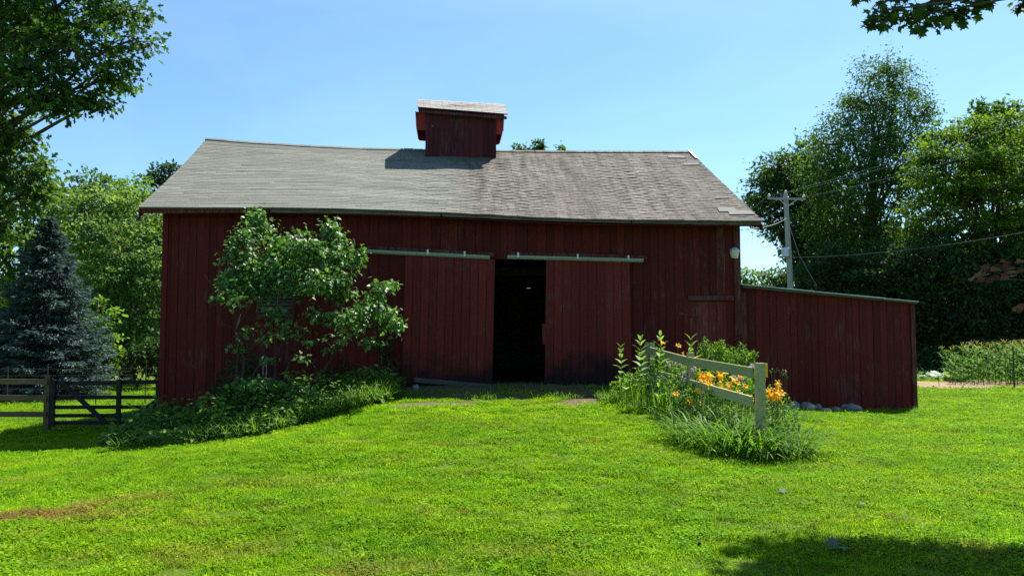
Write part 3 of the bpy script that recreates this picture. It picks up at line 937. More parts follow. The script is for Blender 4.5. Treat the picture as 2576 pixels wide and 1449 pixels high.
# sliding doors: boards hung on rollers
def sliding_door(x0t, x0b, x1t, x1b, yt0, yt1, yb0, yb1, nb, name_label):
    d = link('sliding_door', None, barn); d['label'] = name_label
    A0, A1 = F(x0t, yt0, -.1), F(x1t, yt1, -.1); B0_, B1 = F(x0b, yb0, -.1), F(x1b, yb1, -.1)
    for i in range(nb):
        f0, f1 = i / nb, (i + 1) / nb
        gp = .009
        ut0, ut1 = A0[0] + (A1[0] - A0[0]) * f0, A0[0] + (A1[0] - A0[0]) * f1 - gp
        ub0, ub1 = B0_[0] + (B1[0] - B0_[0]) * f0, B0_[0] + (B1[0] - B0_[0]) * f1 - gp
        zt0, zt1 = A0[1] + (A1[1] - A0[1]) * f0, A0[1] + (A1[1] - A0[1]) * f1
        zb0, zb1 = B0_[1] + (B1[1] - B0_[1]) * f0 + rng.uniform(-.02, .02), B0_[1] + (B1[1] - B0_[1]) * f1
        vo = -.115 + rng.uniform(-.004, .004)
        mb = MB()
        mb.hexa([(ub0, vo, zb0), (ub1, vo, zb1), (ub1, -.09, zb1), (ub0, -.09, zb0), (ut0, vo, zt0), (ut1, vo, zt1), (ut1, -.09, zt1), (ut0, -.09, zt0)])
        part('board', mb, M['red_door'], d)
    mb = MB()
    for fz in (.08, .5, .92):
        z0 = B0_[1] + (A0[1] - B0_[1]) * fz; z1 = B1[1] + (A1[1] - B1[1]) * fz
        mb.beam((min(A0[0], B0_[0]) + .08, -.075, z0), (max(A1[0], B1[0]) - .08, -.075, z1), .025, .16)
    part('ledger', mb, M['dark_in'], d)
    mb = MB()
    return d
dl = sliding_door(1020, 1011, 1246, 1239, 644, 653, 968, 972, 11, 'left sliding door board face with mould at its foot')
dr = sliding_door(1374, 1370, 1584, 1590, 651, 657, 968, 970, 10, 'right sliding door with scuffed pale boards')
mb = MB()
a, b_ = F(1364, 815, -.1), F(1374, 866, -.1)
mb.box((a[0], -.112, b_[1]), (b_[0], -.09, a[1]))
part('patch_board', mb, M['red_door'], dr)
for (A, Bp, y0h, brs) in (((905, 630), (1232, 646), 624, (1075, 1168)), ((1276, 645), (1619, 654), 639, (1303, 1452, 1580))):
    a, b_ = F(*A, -.17), F(*Bp, -.17)
    tk = link('door_track', None, barn)
    mb = MB()
    mb.beam((a[0], -.15, a[1]), (b_[0], -.15, b_[1]), .05, .055)
    mb.beam((a[0], -.13, a[1] - .035), (b_[0], -.13, b_[1] - .035), .012, .03)
    part('rail', mb, M['track'], tk)
    mb = MB()
    mb.beam((a[0] + .05, -.045, a[1] + .07), (b_[0] + .1, -.045, b_[1] + .06), .035, .09)
    part('header_board', mb, M['red_worn'], tk)
    for bx in brs:
        f = (bx - A[0]) / (Bp[0] - A[0])
        ub = a[0] + (b_[0] - a[0]) * f; zb = a[1] + (b_[1] - a[1]) * f
        mb = MB()
        mb.box((ub - .02, -.19, zb - .02), (ub + .02, -.18, zb + .09)); mb.box((ub - .02, -.18, zb + .05), (ub + .02, -.064, zb + .09))
        part('bracket', mb, M['galv'], tk)
# small plank door at the right
sdp = link('small_door', None, barn); sdp['label'] = 'small worn plank door near the right corner'
nb = 6
zb = wall_base(USD0) + .15
wds = np.array([.9, .9, .85, 1.1, .95, .9]); wds = wds / wds.sum() * (USD1 - USD0 - .02); uu = USD0 + .01
for i in range(nb):
    mb = MB(); vo = rng.uniform(-.006, .006)
    mb.box((uu, .0 + vo, zb), (uu + wds[i] - .008, .028, ZSD + rng.uniform(-.015, .005)))
    part('board', mb, M['red_hatch'], sdp); uu += wds[i]
mb = MB(); mb.box((USD0 - .13, -.034, zb), (USD0 - .004, -.021, ZSD + .1)); part('door_jamb', mb, M['red'], sdp)
mb = MB(); mb.box((USD0, .03, zb), (USD1, .05, ZSD + .02)); part('door_ledger', mb, M['dark_in'], sdp)
mb = MB()
a, b_ = F(1708, 788, -.03), F(1757, 795, -.03)
mb.beam((a[0], -.026, a[1]), (b_[0], -.026, b_[1]), .012, .05)
part('hinge_strap', mb, M['red_worn'], sdp)
mb = MB()
a, b_ = F(1838, 858, -.04), F(1866, 846, -.04)
mb.beam((a[0], -.07, a[1]), (b_[0], -.07, b_[1]), .04, .03)
part('latch_bar', mb, M['red_worn'], sdp)
mb = MB()
a, b_ = F(1731, 744, -.05), F(1845, 756, -.05)
mb.box((a[0], -.075, b_[1]), (b_[0], -.014, a[1]))
part('door_lintel', mb, M['red_worn'], barn)
# louvred opening behind the lilac
win = link('louvred_window', None, barn)
a, b_ = F(655, 698, -.03), F(735, 797, -.03)
mb = MB()
for lo, hi in (((a[0] - .06, -.06, b_[1] - .06), (b_[0] + .06, -.02, b_[1])), ((a[0] - .06, -.06, a[1]), (b_[0] + .06, -.02, a[1] + .06)), ((a[0] - .06, -.058, b_[1] + .001), (a[0], -.022, a[1] - .001)), ((b_[0], -.058, b_[1] + .001), (b_[0] + .06, -.022, a[1] - .001))):
    mb.box(lo, hi)
part('window_frame', mb, M['red_worn'], win)
ns = 11
for i in range(ns):
    z = b_[1] + (a[1] - b_[1]) * (i + .5) / ns
    mb = MB(); mb.hexa([(a[0], -.062, z - .03), (b_[0], -.062, z - .03), (b_[0], -.022, z + .02), (a[0], -.022, z + .02), (a[0], -.062, z - .018), (b_[0], -.062, z - .018), (b_[0], -.022, z + .032), (a[0], -.022, z + .032)])
    part('slat', mb, M['grey_wood'], win)
# white pulley with cords, low on the wall
a = F(661, 904, -.2)
mb = MB()
mb.lathe([(.015, -.06), (.05, -.05), (.065, 0), (.05, .05), (.012, .07)], 10, (a[0], -.09, a[1]))
pl = tag(part('pulley', mb, M['white'], barn), None)
mb = MB()
for dx in (-.02, .05):
    mb.tube([(a[0] + dx, -.08, a[1] - .03), (a[0] + dx + .005, -.085, a[1] - .25), (a[0] + dx, -.08, a[1] - .42)], .006, 5)
part('cord', mb, M['white'], pl)

# yard light on the right corner
a = F(1848, 650, -.3)
yl = thing('yard_light', 'cream yard light with grey cap on the barn right corner', 'light', tuple(toworld(a[0], -.3, a[1])), PHI)
mb = MB(); mb.lathe([(.02, 0), (.07, .012), (.085, .06), (.1, .13), (.1, .14)], 14)
part('lens', mb, M['lens'], yl, True)
mb = MB(); mb.lathe([(.106, .135), (.108, .165), (.09, .2), (.06, .215), (.04, .24), (.015, .245)], 14)
part('cap', mb, M['galv'], yl)
mb = MB(); mb.tube([(0, 0, .22), (0, .12, .24), (0, .27, .2)], .02, 8)
part('arm', mb, M['galv'], yl)

# planks at the foot of the doors
for (p0, p1, h, lab) in (((1042, 955), (1232, 972), .1, 'long weathered grey plank lying along the foot of the left sliding door'),
                         ((1376, 967), (1418, 971), .04, 'short pale board end lying at the foot of the right sliding door')):
    a, b_ = F(*p0, -.22), F(*p1, -.22)
    ob = MB(); za, zb = a[1], b_[1]
    ob.beam(toworld(a[0], -.22, za), toworld(b_[0], -.22, zb), .045, h)
    pk = part('plank', ob, M['grey_wood']); tag(pk, lab, 'plank')

# ------------------------------------------------------------------ lean-to shed
shed = thing('lean_to_shed', 'low red board lean-to shed with metal roof beside the barn', 'shed', tuple(B0), PHI)
SV = .12
us0, us1 = F(1866, 800, SV)[0], F(2302, 900, SV)[0]
zt0, zt1 = F(1866, 722, SV)[1], F(2300, 762, SV)[1]
zb1 = F(2305, 1032, SV)[1]
sw = MB(); 
sw.hexa([(us0, SV + .03, -.1), (us1 - .03, SV + .03, zb1 + .02), (us1 - .03, SV + .05, zb1 + .02), (us0, SV + .05, -.1), (us0, SV + .03, zt0), (us1 - .03, SV + .03, zt1), (us1 - .03, SV + .05, zt1), (us0, SV + .05, zt0)])
swall = part('front_wall', sw, M['dark_in'], shed)
nb = 25
for i in range(nb):
    f0, f1 = i / nb, (i + 1) / nb
    a, b_ = us0 + (us1 - us0) * f0, us0 + (us1 - us0) * f1 - .008
    za, zb_ = zt0 + (zt1 - zt0) * f0, zt0 + (zt1 - zt0) * f1
    w = toworld(a, SV, 0)
    zb0 = hz(w[0], w[1]) - .03
    vo = rng.uniform(-.006, .006)
    mb = MB(); mb.hexa([(a, SV + vo, zb0), (b_, SV + vo, zb0), (b_, SV + .029, zb0), (a, SV + .029, zb0), (a, SV + vo, za), (b_, SV + vo, zb_), (b_, SV + .029, zb_), (a, SV + .029, za)])
    part('board', mb, M['red_shed'], swall)
mb = MB(); mb.box((us1 - .09, SV - .035, zb1 - .03), (us1 + .012, SV - .01, zt1 - .01)); part('corner_board', mb, M['red_worn'], shed)
mb = MB(); mb.box((us0 - .03, SV - .04, -.2), (us0 + .09, SV - .01, zt0 - .12)); part('corner_board', mb, M['red_worn'], shed)
mb = MB()
for lo, hi in (((us1 - .03, SV + .06, -.6), (us1 - .005, 6.0, zt1 - .02)), ((us0, 6.0, -.6), (us1, 6.03, zt1 - .02))):
    mb.box(lo, hi)
part('side_wall', mb, M['red_shed'], shed)
ra0, ra1 = F(1862, 716, SV - .15), F(2312, 758, SV - .15)
nsh = 5
for i in range(nsh):
    f0, f1 = i / nsh, (i + 1) / nsh + .012
    a = np.array([ra0[0] + (ra1[0] - ra0[0]) * f0, SV - .15, ra0[1] + (ra1[1] - ra0[1]) * f0 - .004 * i])
    b_ = np.array([ra0[0] + (ra1[0] - ra0[0]) * min(f1, 1.0), SV - .15, ra0[1] + (ra1[1] - ra0[1]) * min(f1, 1.0) - .004 * i])
    mb = MB(); d6 = np.array([0, 6.3, 0]); up = np.array([0, 0, .022 if i % 2 else .018])
    mb.hexa([a, b_, b_ + d6, a + d6, a + up, b_ + up, b_ + d6 + up, a + d6 + up])
    part('roof_sheet', mb, M['galv'], shed)
mb = MB(); mb.beam((us0, SV - .07, zt0 + .0), (us1 + .03, SV - .07, zt1 - .0), .09, .05); part('rafter', mb, M['dark_in'], shed)

# ------------------------------------------------------------------ fences, gate
def post(mb, x, y, z0, z1, w=.1, rnd=.5):
    mb.box((x - w / 2, y - w / 2, z0), (x + w / 2, y + w / 2, z1), rnd)
ff = thing('garden_fence', 'mildewed pale green two-rail board fence rising through the flower bed', 'fence', tuple(P(1911, 1120, 10.4) * np.array([1, 1, 0])))
o0 = np.array(ff.location)
posts = [(P(1911, 913, 10.4), .11), (P(1737, 887, 13.0), .1), (P(1640, 861, 15.7), .1)]
for p, w in posts:
    mb = MB(); g = hz(p[0], p[1])
    post(mb, p[0] - o0[0], p[1] - o0[1], g - .15, p[2], w)
    part('post', mb, M['fence_green'], ff)
for rows in (((1905, 937, 10.4), (1737, 907, 13.0), (1630, 878, 15.9)), ((1905, 1010, 10.4), (1737, 962, 13.0), (1615, 926, 15.9))):
    pts = [P(*r) - o0 + np.array([-.07, 0, 0]) for r in rows]
    for a, b_ in zip(pts[:-1], pts[1:]):
        mb = MB(); d = (b_ - a) / np.linalg.norm(b_ - a)
        mb.beam(a + d * .003, b_ - d * .003, .028, .135)
        part('rail', mb, M['fence_green'], ff)
a, b_ = P(1617, 965, 15.95), P(1629, 861, 16.0)
mb = MB(); mb.beam(a, b_, .1, .05, (0, 1, 0))
tag(part('loose_post', mb, M['fence_green']), 'leaning pale board behind the far end of the garden fence', 'board')
pp = posts[0][0]
mb = MB(); mb.box((pp[0] + .057, pp[1] - .02, pp[2] - .19), (pp[0] + .1, pp[1] + .02, pp[2] - .005)); 
tag(part('reflector', mb, M['yellow']), 'yellow plastic strip marker fixed to the near garden fence post', 'marker')

DF = 17.0
bf = thing('board_fence', 'brown three-rail board fence ending beside the black gate', 'fence', tuple(P(118, 1072, DF) * np.array([1, 1, 0])))
o0 = np.array(bf.location)
ptop = P(118, 943, DF)
for dx in (0, -2.4, -4.8):
    mb = MB(); g = hz(o0[0] + dx, o0[1]); post(mb, dx, 0, g - .2, ptop[2] + (0 if dx == 0 else rng.uniform(-.05, .02)), .115)
    part('post', mb, M['fence_brown'], bf)
for y0 in (958, 999.5, 1040.5):
    zc = P(118, y0, DF)[2]
    for k in range(2):
        mb = MB(); mb.beam((-2.4 * k - .003 + .03 * (k == 0), -.08, zc + rng.uniform(-.01, .01)), (-2.4 * (k + 1) + .003, -.08, zc + rng.uniform(-.02, .02)), .035, .115)
        part('rail', mb, M['fence_brown'], bf)
gate = thing('field_gate', 'black wooden five-board gate with diagonal brace beside the barn', 'gate', tuple(P(136, 1070, DF) * np.array([1, 1, 0])))
o0 = np.array(gate.location)
gl = lambda px, py: P(px, py, DF) - o0
def vbar(px, y0, y1, w, dv=0):
    mb = MB(); a = gl(px, y0); b_ = gl(px, y1)
    mb.box((a[0] - w / 2, -.05 + dv, b_[2]), (a[0] + w / 2, .0 + dv, a[2])); return mb
part('stile', vbar(136, 956, 1073, .1), M['gate_black'], gate)
part('stile', vbar(303.5, 953, 1066, .095, -.03), M['gate_black'], gate)
part('stile', vbar(399, 960, 1075, .08), M['gate_black'], gate)
for y0, h, sag in ((961.5, .09, .03), (1000, .085, 0), (1024.5, .08, 0), (1045.5, .08, 0), (1063.5, .085, 0)):
    mb = MB(); a, b_ = gl(134, y0), gl(400, y0 - 1)
    n = 6
    for i in range(n):
        f0, f1 = i / n, (i + 1) / n
        p, q = a + (b_ - a) * f0, a + (b_ - a) * f1
        p[2] -= sag * math.sin(math.pi * min(1, f0 * 1.6)) if f0 < .62 else 0; q[2] -= sag * math.sin(math.pi * min(1, f1 * 1.6)) if f1 < .62 else 0
        mb.hexa([(p[0], .0, p[2] - h / 2), (q[0], .0, q[2] - h / 2), (q[0], .03, q[2] - h / 2), (p[0], .03, p[2] - h / 2), (p[0], .0, p[2] + h / 2), (q[0], .0, q[2] + h / 2), (q[0], .03, q[2] + h / 2), (p[0], .03, p[2] + h / 2)])
    part('board', mb, M['gate_black'], gate)
for A, Bp in (((155, 958), (270, 1063)), ((335, 1052), (402, 1004))):
    mb = MB(); a, b_ = gl(*A), gl(*Bp); a[1] = b_[1] = -.055; mb.beam(a, b_, .03, .1, (0, 1, 0)); 
    mb = MB(); mb.beam(a, b_, .1, .035, (0, 1, 0))
    part('brace', mb, M['gate_black'], gate)

# wire stock fence across the pasture
DW = 24.0
wf = thing('wire_fence', 'woven wire stock fence on thin posts across the sunny pasture', 'fence', (0, 0, 0))
for px in (243, 367, 120, 20, -120):
    a = P(px, 930, DW); g = hz(a[0], DW)
    mb = MB(); mb.tube([(a[0], DW, g - .2), (a[0], DW, g + 1.25)], .016, 6)
    part('post', mb, M['darkwire'], wf)
mb = MB()
xa, xb = P(-160, 930, DW)[0], P(430, 930, DW)[0]
for i, hgt in enumerate((.15, .35, .55, .75, .95, 1.15)):
    xs = np.linspace(xa, xb, 16)
    mb.tube([(x, DW - .03, hz(x, DW) + hgt) for x in xs], .005, 4, caps=False)
for x in np.arange(xa, xb, .3):
    g = hz(x, DW); mb.tube([(x, DW - .035, g + .15), (x, DW - .035, g + 1.15)], .0035, 4, caps=False)
part('wire_mesh', mb, M['darkwire'], wf)

# ------------------------------------------------------------------ trees
def ground_base(px, d):
    p = P(px, 900, d)
    return np.array([p[0], d, hz(p[0], d)])

def limb(mb, a, b, r0, r1, n=5, wob=.08):
    a = np.asarray(a, float); b = np.asarray(b, float)
    t = np.linspace(0, 1, n)[:, None]
    L = np.linalg.norm(b - a)
    pts = a + (b - a) * t + rng.normal(0, wob * L / n, (n, 3)) * np.sin(np.pi * t)
    pts[:, 2] += .08 * L * np.sin(np.pi * t[:, 0])
    mb.tube(pts, np.linspace(r0, r1, n), 6)
    return pts

DENS = 2.3
def crown_leaves(mb, twigs, lobes, leaf, per_m2, clr, per_cl, tmpl, flat=.5, shell=.5, droop=.3, tone=0.0, upb=.55, wid=1.0, root=None):
    for li, (c, r) in enumerate(lobes):
        A = r[0] * r[2] * 3.14
        K = max(6, int(A * per_m2 * DENS))
        u = unit(rng.normal(0, 1, (K, 3)))
        rad = shell + (1.06 - shell) * rng.random(K) ** .6
        cc = c + r * u * rad[:, None]
        cs = clr * rng.uniform(.6, 1.35, K)
        if twigs is not None:
            for k in rng.choice(K, min(K, 5 + int(A * .8)), replace=False):
                limb(twigs, c - np.array([0, 0, r[2] * .35]), cc[k], .02 + .012 * np.mean(r), .006, 4, .25)
        m = rng.poisson(per_cl * 1.5, K) + 2
        idx = np.repeat(np.arange(K), m)
        n = len(idx)
        off = rng.normal(0, 1, (n, 3)) * np.array([.55, .55, .55 * flat])
        off *= np.minimum(1, 1.7 / (np.linalg.norm(off, axis=1, keepdims=True) + 1e-6))
        pos = cc[idx] + off * cs[idx][:, None]
        outw = unit(pos - c)
        nrm = unit(np.array([0, 0, upb]) + outw * .45 + rng.normal(0, .42, (n, 3)))
        yd = unit(outw + rng.normal(0, .7, (n, 3)) + np.array([0, 0, -droop]))
        ct = rng.normal(0, .16, K)
        rnd = np.clip(.5 + tone + ct[idx] + rng.normal(0, .2, n), 0, 1)
        add_leaves(mb, pos, yd, nrm, leaf * 1.12 * rng.uniform(.65, 1.25, n), tmpl, rnd, wid)

def lobes_px(L):
    out = []
    for px, py, d, rx, ry in L:
        c = P(px, py, d)
        out.append((c, np.array([rx * d / FPX, rx * d / FPX * .85, ry * d / FPX])))
    return out

def tree(name, label, cat, base, L, leaf, per_m2, clr, per_cl, tmpl, m, group=None, trunk=.25, top=None, **kw):
    lobes = lobes_px(L)
    t = thing(name, label, cat, tuple(base), 0, group)
    wood_ = MB(); lv = MB()
    cen = np.mean([c for c, r in lobes], 0)
    topc = max(lobes, key=lambda a: a[0][2])[0] if top is None else top
    n = 7
    tt = np.linspace(0, 1, n)[:, None]
    spine = base + (np.array([(base[0] * .6 + topc[0] * .4), (base[1] * .6 + topc[1] * .4), base[2] + (topc[2] - base[2]) * .8]) - base) * tt
    spine[1:, :2] += rng.normal(0, trunk * .35, (n - 1, 2))
    spine[0, 2] -= .2
    wood_.tube(spine, np.linspace(trunk * 1.0, trunk * .12, n), 9)
    for c, r in lobes:
        f = np.clip((c[2] - r[2] * .4 - base[2]) / max(topc[2] - base[2], .1) * .75, .12, .9)
        k = f * (n - 1); i = int(k); a = spine[i] + (spine[min(i + 1, n - 1)] - spine[i]) * (k - i)
        limb(wood_, a, c, trunk * .32 * (1 - .6 * f), .03, 6, .15)
    crown_leaves(lv, wood_, lobes, leaf, per_m2, clr, per_cl, tmpl, **kw)
    for mbx in (wood_, lv):
        mbx.v = [v - base for v in mbx.v]
    part('trunk', wood_, M['bark'], t)
    part('crown', lv, m, t)
    return t

# big oak, near left
D = 22.0
tree('oak_tree', 'large oak with glossy lobed leaves overhanging the upper left sky', 'tree', ground_base(-270, D),
     [(60, 60, D, 110, 80), (170, 110, D - .5, 95, 70), (150, 20, D + .6, 110, 70), (285, 40, D + .3, 60, 45), (330, 25, D, 45, 35), (335, 100, D, 48, 38), (270, 130, D - .4, 60, 42), (300, 190, D, 30, 36),
      (215, 205, D - .3, 62, 52), (250, 255, D, 25, 25), (120, 220, D - .8, 85, 60), (50, 190, D - .6, 90, 80), (160, 270, D - .2, 40, 25), (90, 275, D - .4, 50, 24), (30, 320, D, 50, 60), (70, 420, D + .5, 45, 45), (20, 430, D, 60, 60), (55, 500, D + .5, 65, 55), (15, 560, D + .4, 60, 45), (95, 470, D + .8, 25, 30),
      (-60, 100, D + 1, 150, 140), (-120, 320, D, 170, 150), (-200, 60, D + 1, 200, 190), (-60, -90, D + .5, 180, 110), (150, -100, D + .5, 150, 80), (280, -70, D + .5, 70, 50), (-350, 250, D + .5, 160, 180), (-150, 520, D, 130, 90)],
     .19, 3.4, .42, 22, OAK, M['oak'], trunk=.42, top=P(-200, -150, D), flat=.55, shell=.25, droop=.35, upb=.5)

# blue spruce
D = 27.0
def spruce():
    base = ground_base(112, D)
    t = thing('spruce_tree', 'dense blue-grey spruce standing behind the brown board fence', 'tree', tuple(base))
    H = P(112, 548, D)[2] - base[2]
    tk = MB(); tk.tube([(0, 0, -.2), (.02, 0, H * .5), (0, 0, H)], [.14, .08, .015], 8)
    lv = MB()
    zs = np.linspace(.35, H - .1, 42)
    for z in zs:
        f = 1 - z / H
        rad = 2.8 * (f ** .86) * (.95 if z > .8 else .8) + .03
        nb = int(7 + 8 * f)
        ph = rng.random() * 6.28
        for k in range(nb):
            a = ph + 6.283 * k / nb + rng.normal(0, .15)
            L = rad * rng.uniform(.55, 1.18)
            n = int(30 + 130 * L / 2)
            t_ = rng.random(n) ** .65
            dirv = np.array([math.cos(a), math.sin(a), 0])
            sidev = np.array([-math.sin(a), math.cos(a), 0])
            dz = .22 * (1 - f) - .30 * f - .05
            curve = dz * t_ * L + .14 * L * (t_ ** 3)
            sp = rng.normal(0, 1, n) * .15 * L * np.sin(np.pi * np.clip(t_ * .85 + .1, 0, 1))
            pos = dirv * (t_ * L)[:, None] + sidev * sp[:, None]
            pos[:, 2] = z + curve + rng.normal(0, .035, n) - .05 * np.abs(sp)
            yd = dirv * .9 + sidev * (np.sign(sp) * .7)[:, None] + rng.normal(0, .3, (n, 3)) + np.array([0, 0, -.1])
            nrm = np.array([0, 0, 1.0]) + rng.normal(0, .45, (n, 3))
            add_leaves(lv, pos, yd, nrm, rng.uniform(.12, .22, n), QUAD, np.clip(.3 + .4 * t_ + rng.normal(0, .18, n), 0, 1), .55)
            tk.tube([(0, 0, z), tuple(dirv * L * .5 + np.array([0, 0, z + dz * .5 * L])), tuple(dirv * L * .9 + np.array([0, 0, z + dz * .9 * L + .1 * L]))], [.02, .012, .004], 4, caps=False)
    part('trunk', tk, M['bark'], t); part('crown', lv, M['spruce'], t)
spruce()

D = 33.0
tree('locust_tree', 'broad pale green locust filling the gap left of the barn', 'tree', ground_base(330, D + 1),
     [(200, 520, D, 75, 60), (270, 510, D + 1, 80, 55), (350, 540, D + 1, 70, 55), (400, 600, D + 1.5, 60, 60), (160, 600, D, 60, 60), (240, 600, D - .7, 80, 55), (320, 620, D - .5, 80, 60), (380, 700, D, 70, 70), (270, 690, D - 1, 80, 55), (340, 780, D, 80, 55), (390, 830, D + .5, 60, 50), (210, 680, D, 60, 60), (300, 850, D + .8, 60, 45), (450, 680, D + 2, 90, 90), (480, 560, D + 2.5, 80, 60), (250, 770, D, 60, 50)],
     .17, 4.2, .45, 18, QUAD, M['locust'], trunk=.26, flat=.32, shell=.35, droop=.45, upb=.7, wid=1.0)
tree('walnut_tree', 'yellowish mottled tree rising behind the blue spruce', 'tree', ground_base(40, 38),
     [(60, 560, 38, 70, 80), (120, 520, 38.5, 50, 70), (20, 640, 38, 80, 80), (120, 640, 38, 60, 60), (70, 720, 38, 80, 60), (10, 460, 39, 60, 80), (90, 430, 39, 35, 50), (-60, 560, 38, 90, 120), (150, 490, 39, 22, 40)],
     .22, 2.8, .5, 15, QUAD, M['layer'], trunk=.24, flat=.5, shell=.3)
tree('hickory_tree', 'rounded dark green treetop showing above the pale locust', 'tree', ground_base(240, 52),
     [(225, 470, 52, 50, 32), (280, 480, 52, 40, 32), (185, 490, 52, 30, 30), (250, 520, 52, 80, 50), (230, 600, 52, 90, 80)], .3, 2.0, .6, 16, QUAD, M['tall'], trunk=.3, flat=.5)
tree('elm_tree', 'small bright yellow-green round treetop left of the barn roof', 'tree', ground_base(335, 46),
     [(335, 480, 46, 38, 26), (360, 500, 46, 35, 30), (310, 500, 46, 30, 30), (330, 560, 46, 60, 60), (340, 640, 46, 50, 70)], .26, 2.4, .5, 16, QUAD, M['bright'], trunk=.22, flat=.4)
tree('oak_tree', 'dark treetop touching the left verge of the barn roof', 'tree', ground_base(430, 50),
     [(410, 445, 50, 32, 24), (385, 465, 50, 24, 22), (440, 450, 50, 40, 36), (420, 520, 50, 60, 60), (500, 500, 50, 70, 60), (470, 600, 50, 70, 80)], .26, 2.2, .55, 16, OAK, M['dark'], trunk=.28, flat=.55)
tree('sapling', 'bright yellow-green sapling beside the spruce', 'tree', ground_base(262, 30),
     [(262, 790, 30, 25, 32), (270, 830, 30, 32, 28), (255, 870, 30, 32, 30), (285, 885, 30, 26, 22), (265, 920, 30, 30, 22)], .17, 5.0, .3, 18, OVAL, M['bright'], trunk=.06, flat=.5)
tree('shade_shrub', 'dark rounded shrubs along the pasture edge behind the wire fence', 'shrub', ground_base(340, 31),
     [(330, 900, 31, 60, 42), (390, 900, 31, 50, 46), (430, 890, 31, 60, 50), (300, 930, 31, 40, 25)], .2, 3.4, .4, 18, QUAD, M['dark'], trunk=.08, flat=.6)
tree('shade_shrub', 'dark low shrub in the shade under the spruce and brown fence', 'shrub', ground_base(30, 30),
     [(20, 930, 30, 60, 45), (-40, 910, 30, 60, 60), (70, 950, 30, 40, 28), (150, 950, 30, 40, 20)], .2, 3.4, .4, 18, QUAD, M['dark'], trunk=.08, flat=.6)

# small treetops behind the ridge
for pxs, lab, d in (([(1303, 376, 13, 16), (1320, 382, 14, 10)], 'small treetop sprig just right of the cupola above the roof ridge', 48), ([(1350, 370, 15, 15), (1340, 378, 20, 12), (1358, 366, 6, 14)], 'middle and tallest of three treetop sprigs above the roof ridge', 48.5), ([(1410, 380, 8, 10)], 'smallest treetop sprig furthest from the cupola above the roof ridge', 49)):
    L = [(x, y, d, a, b) for x, y, a, b in pxs] + [(pxs[0][0], 440, d, 24, 50), (pxs[0][0] + 5, 540, d, 30, 70)]
    tree('poplar_tree', lab, 'tree', ground_base(pxs[0][0], d), L, .22, 5, .22, 12, QUAD, M['tall'], 'treetops behind the roof ridge', trunk=.14, flat=.9, shell=.2)

# right side
D = 54.0
tree('oak_tree', 'dark oak behind the utility pole at the gap beside the barn roof', 'tree', ground_base(2010, D),
     [(1935, 420, D, 32, 45), (1915, 480, D, 42, 42), (1900, 520, D - 1, 34, 32), (1960, 500, D, 55, 50), (1950, 560, D, 45, 40), (1990, 440, D, 50, 55), (2010, 560, D, 60, 60), (2010, 620, D + 1, 40, 36), (2060, 500, D + 1, 60, 70), (2050, 640, D, 60, 55), (2030, 390, D + 1, 35, 45), (2075, 700, D, 70, 50), (2040, 690, D + 1, 40, 30)],
     .25, 3.0, .7, 18, OAK, M['oak'], trunk=.4, flat=.55, shell=.3)
D = 50.0
tree('cottonwood_tree', 'tallest tree, airy pointed crown rising above the right treeline', 'tree', ground_base(2190, D),
     [(2240, 165, D, 30, 42), (2195, 185, D, 45, 40), (2270, 210, D, 42, 45), (2190, 250, D - .5, 70, 50), (2250, 270, D, 70, 55), (2310, 290, D + .5, 40, 40), (2130, 300, D, 62, 55), (2205, 330, D - 1, 85, 60), (2290, 350, D, 65, 55), (2090, 370, D, 60, 60), (2160, 400, D - 1, 85, 65), (2240, 420, D - 1, 90, 60), (2060, 450, D, 55, 55), (2130, 480, D - 1, 85, 60), (2220, 500, D - .5, 90, 60), (2310, 230, D + .5, 22, 22), (2330, 290, D + .5, 18, 18), (2100, 560, D, 85, 60), (2200, 580, D, 90, 60), (2290, 450, D, 60, 60), (2250, 640, D, 90, 60), (2130, 640, D, 90, 60)],
     .2, 3.0, .6, 20, QUAD, M['tall'], trunk=.45, top=P(2235, 150, D), flat=.75, shell=.3, droop=.7, upb=.35, wid=.75)
D = 43.0
tree('maple_tree', 'layered yellow-green topped tree at the right edge behind the wires', 'tree', ground_base(2500, D),
     [(2400, 430, D + 1.5, 110, 90), (2500, 520, D + 1.5, 120, 110), (2380, 560, D + 1.5, 90, 90), (2370, 335, D, 55, 28), (2440, 330, D, 70, 35), (2530, 320, D, 80, 40), (2340, 390, D - .5, 60, 26), (2420, 400, D - 1, 85, 30), (2520, 400, D - 1, 85, 32), (2330, 450, D - .5, 60, 24), (2400, 470, D - 1, 80, 28), (2500, 480, D - 1.5, 90, 30), (2570, 450, D - 1, 70, 40), (2350, 520, D - .5, 75, 26), (2450, 560, D - 1, 90, 30), (2550, 560, D - 1.5, 80, 34), (2330, 590, D, 70, 30), (2420, 640, D - 1, 90, 30), (2530, 650, D - 1, 90, 34), (2620, 380, D, 90, 80), (2640, 540, D - 1, 90, 80), (2660, 680, D - 1, 90, 60), (2350, 690, D, 80, 36)],
     .19, 4.0, .55, 19, QUAD, M['layer'], trunk=.34, flat=.3, shell=.35, droop=.25, upb=.75)
tree('ash_tree', 'dark knobby treetops peeking over the layered tree at far right', 'tree', ground_base(2540, 60),
     [(2460, 285, 60, 22, 22), (2490, 280, 60, 20, 18), (2525, 268, 60, 20, 20), (2565, 278, 60, 18, 18), (2500, 330, 60, 80, 45), (2580, 320, 60, 60, 40), (2540, 420, 60, 90, 80)], .34, 1.9, .6, 16, QUAD, M['tall'], trunk=.34, flat=.7)
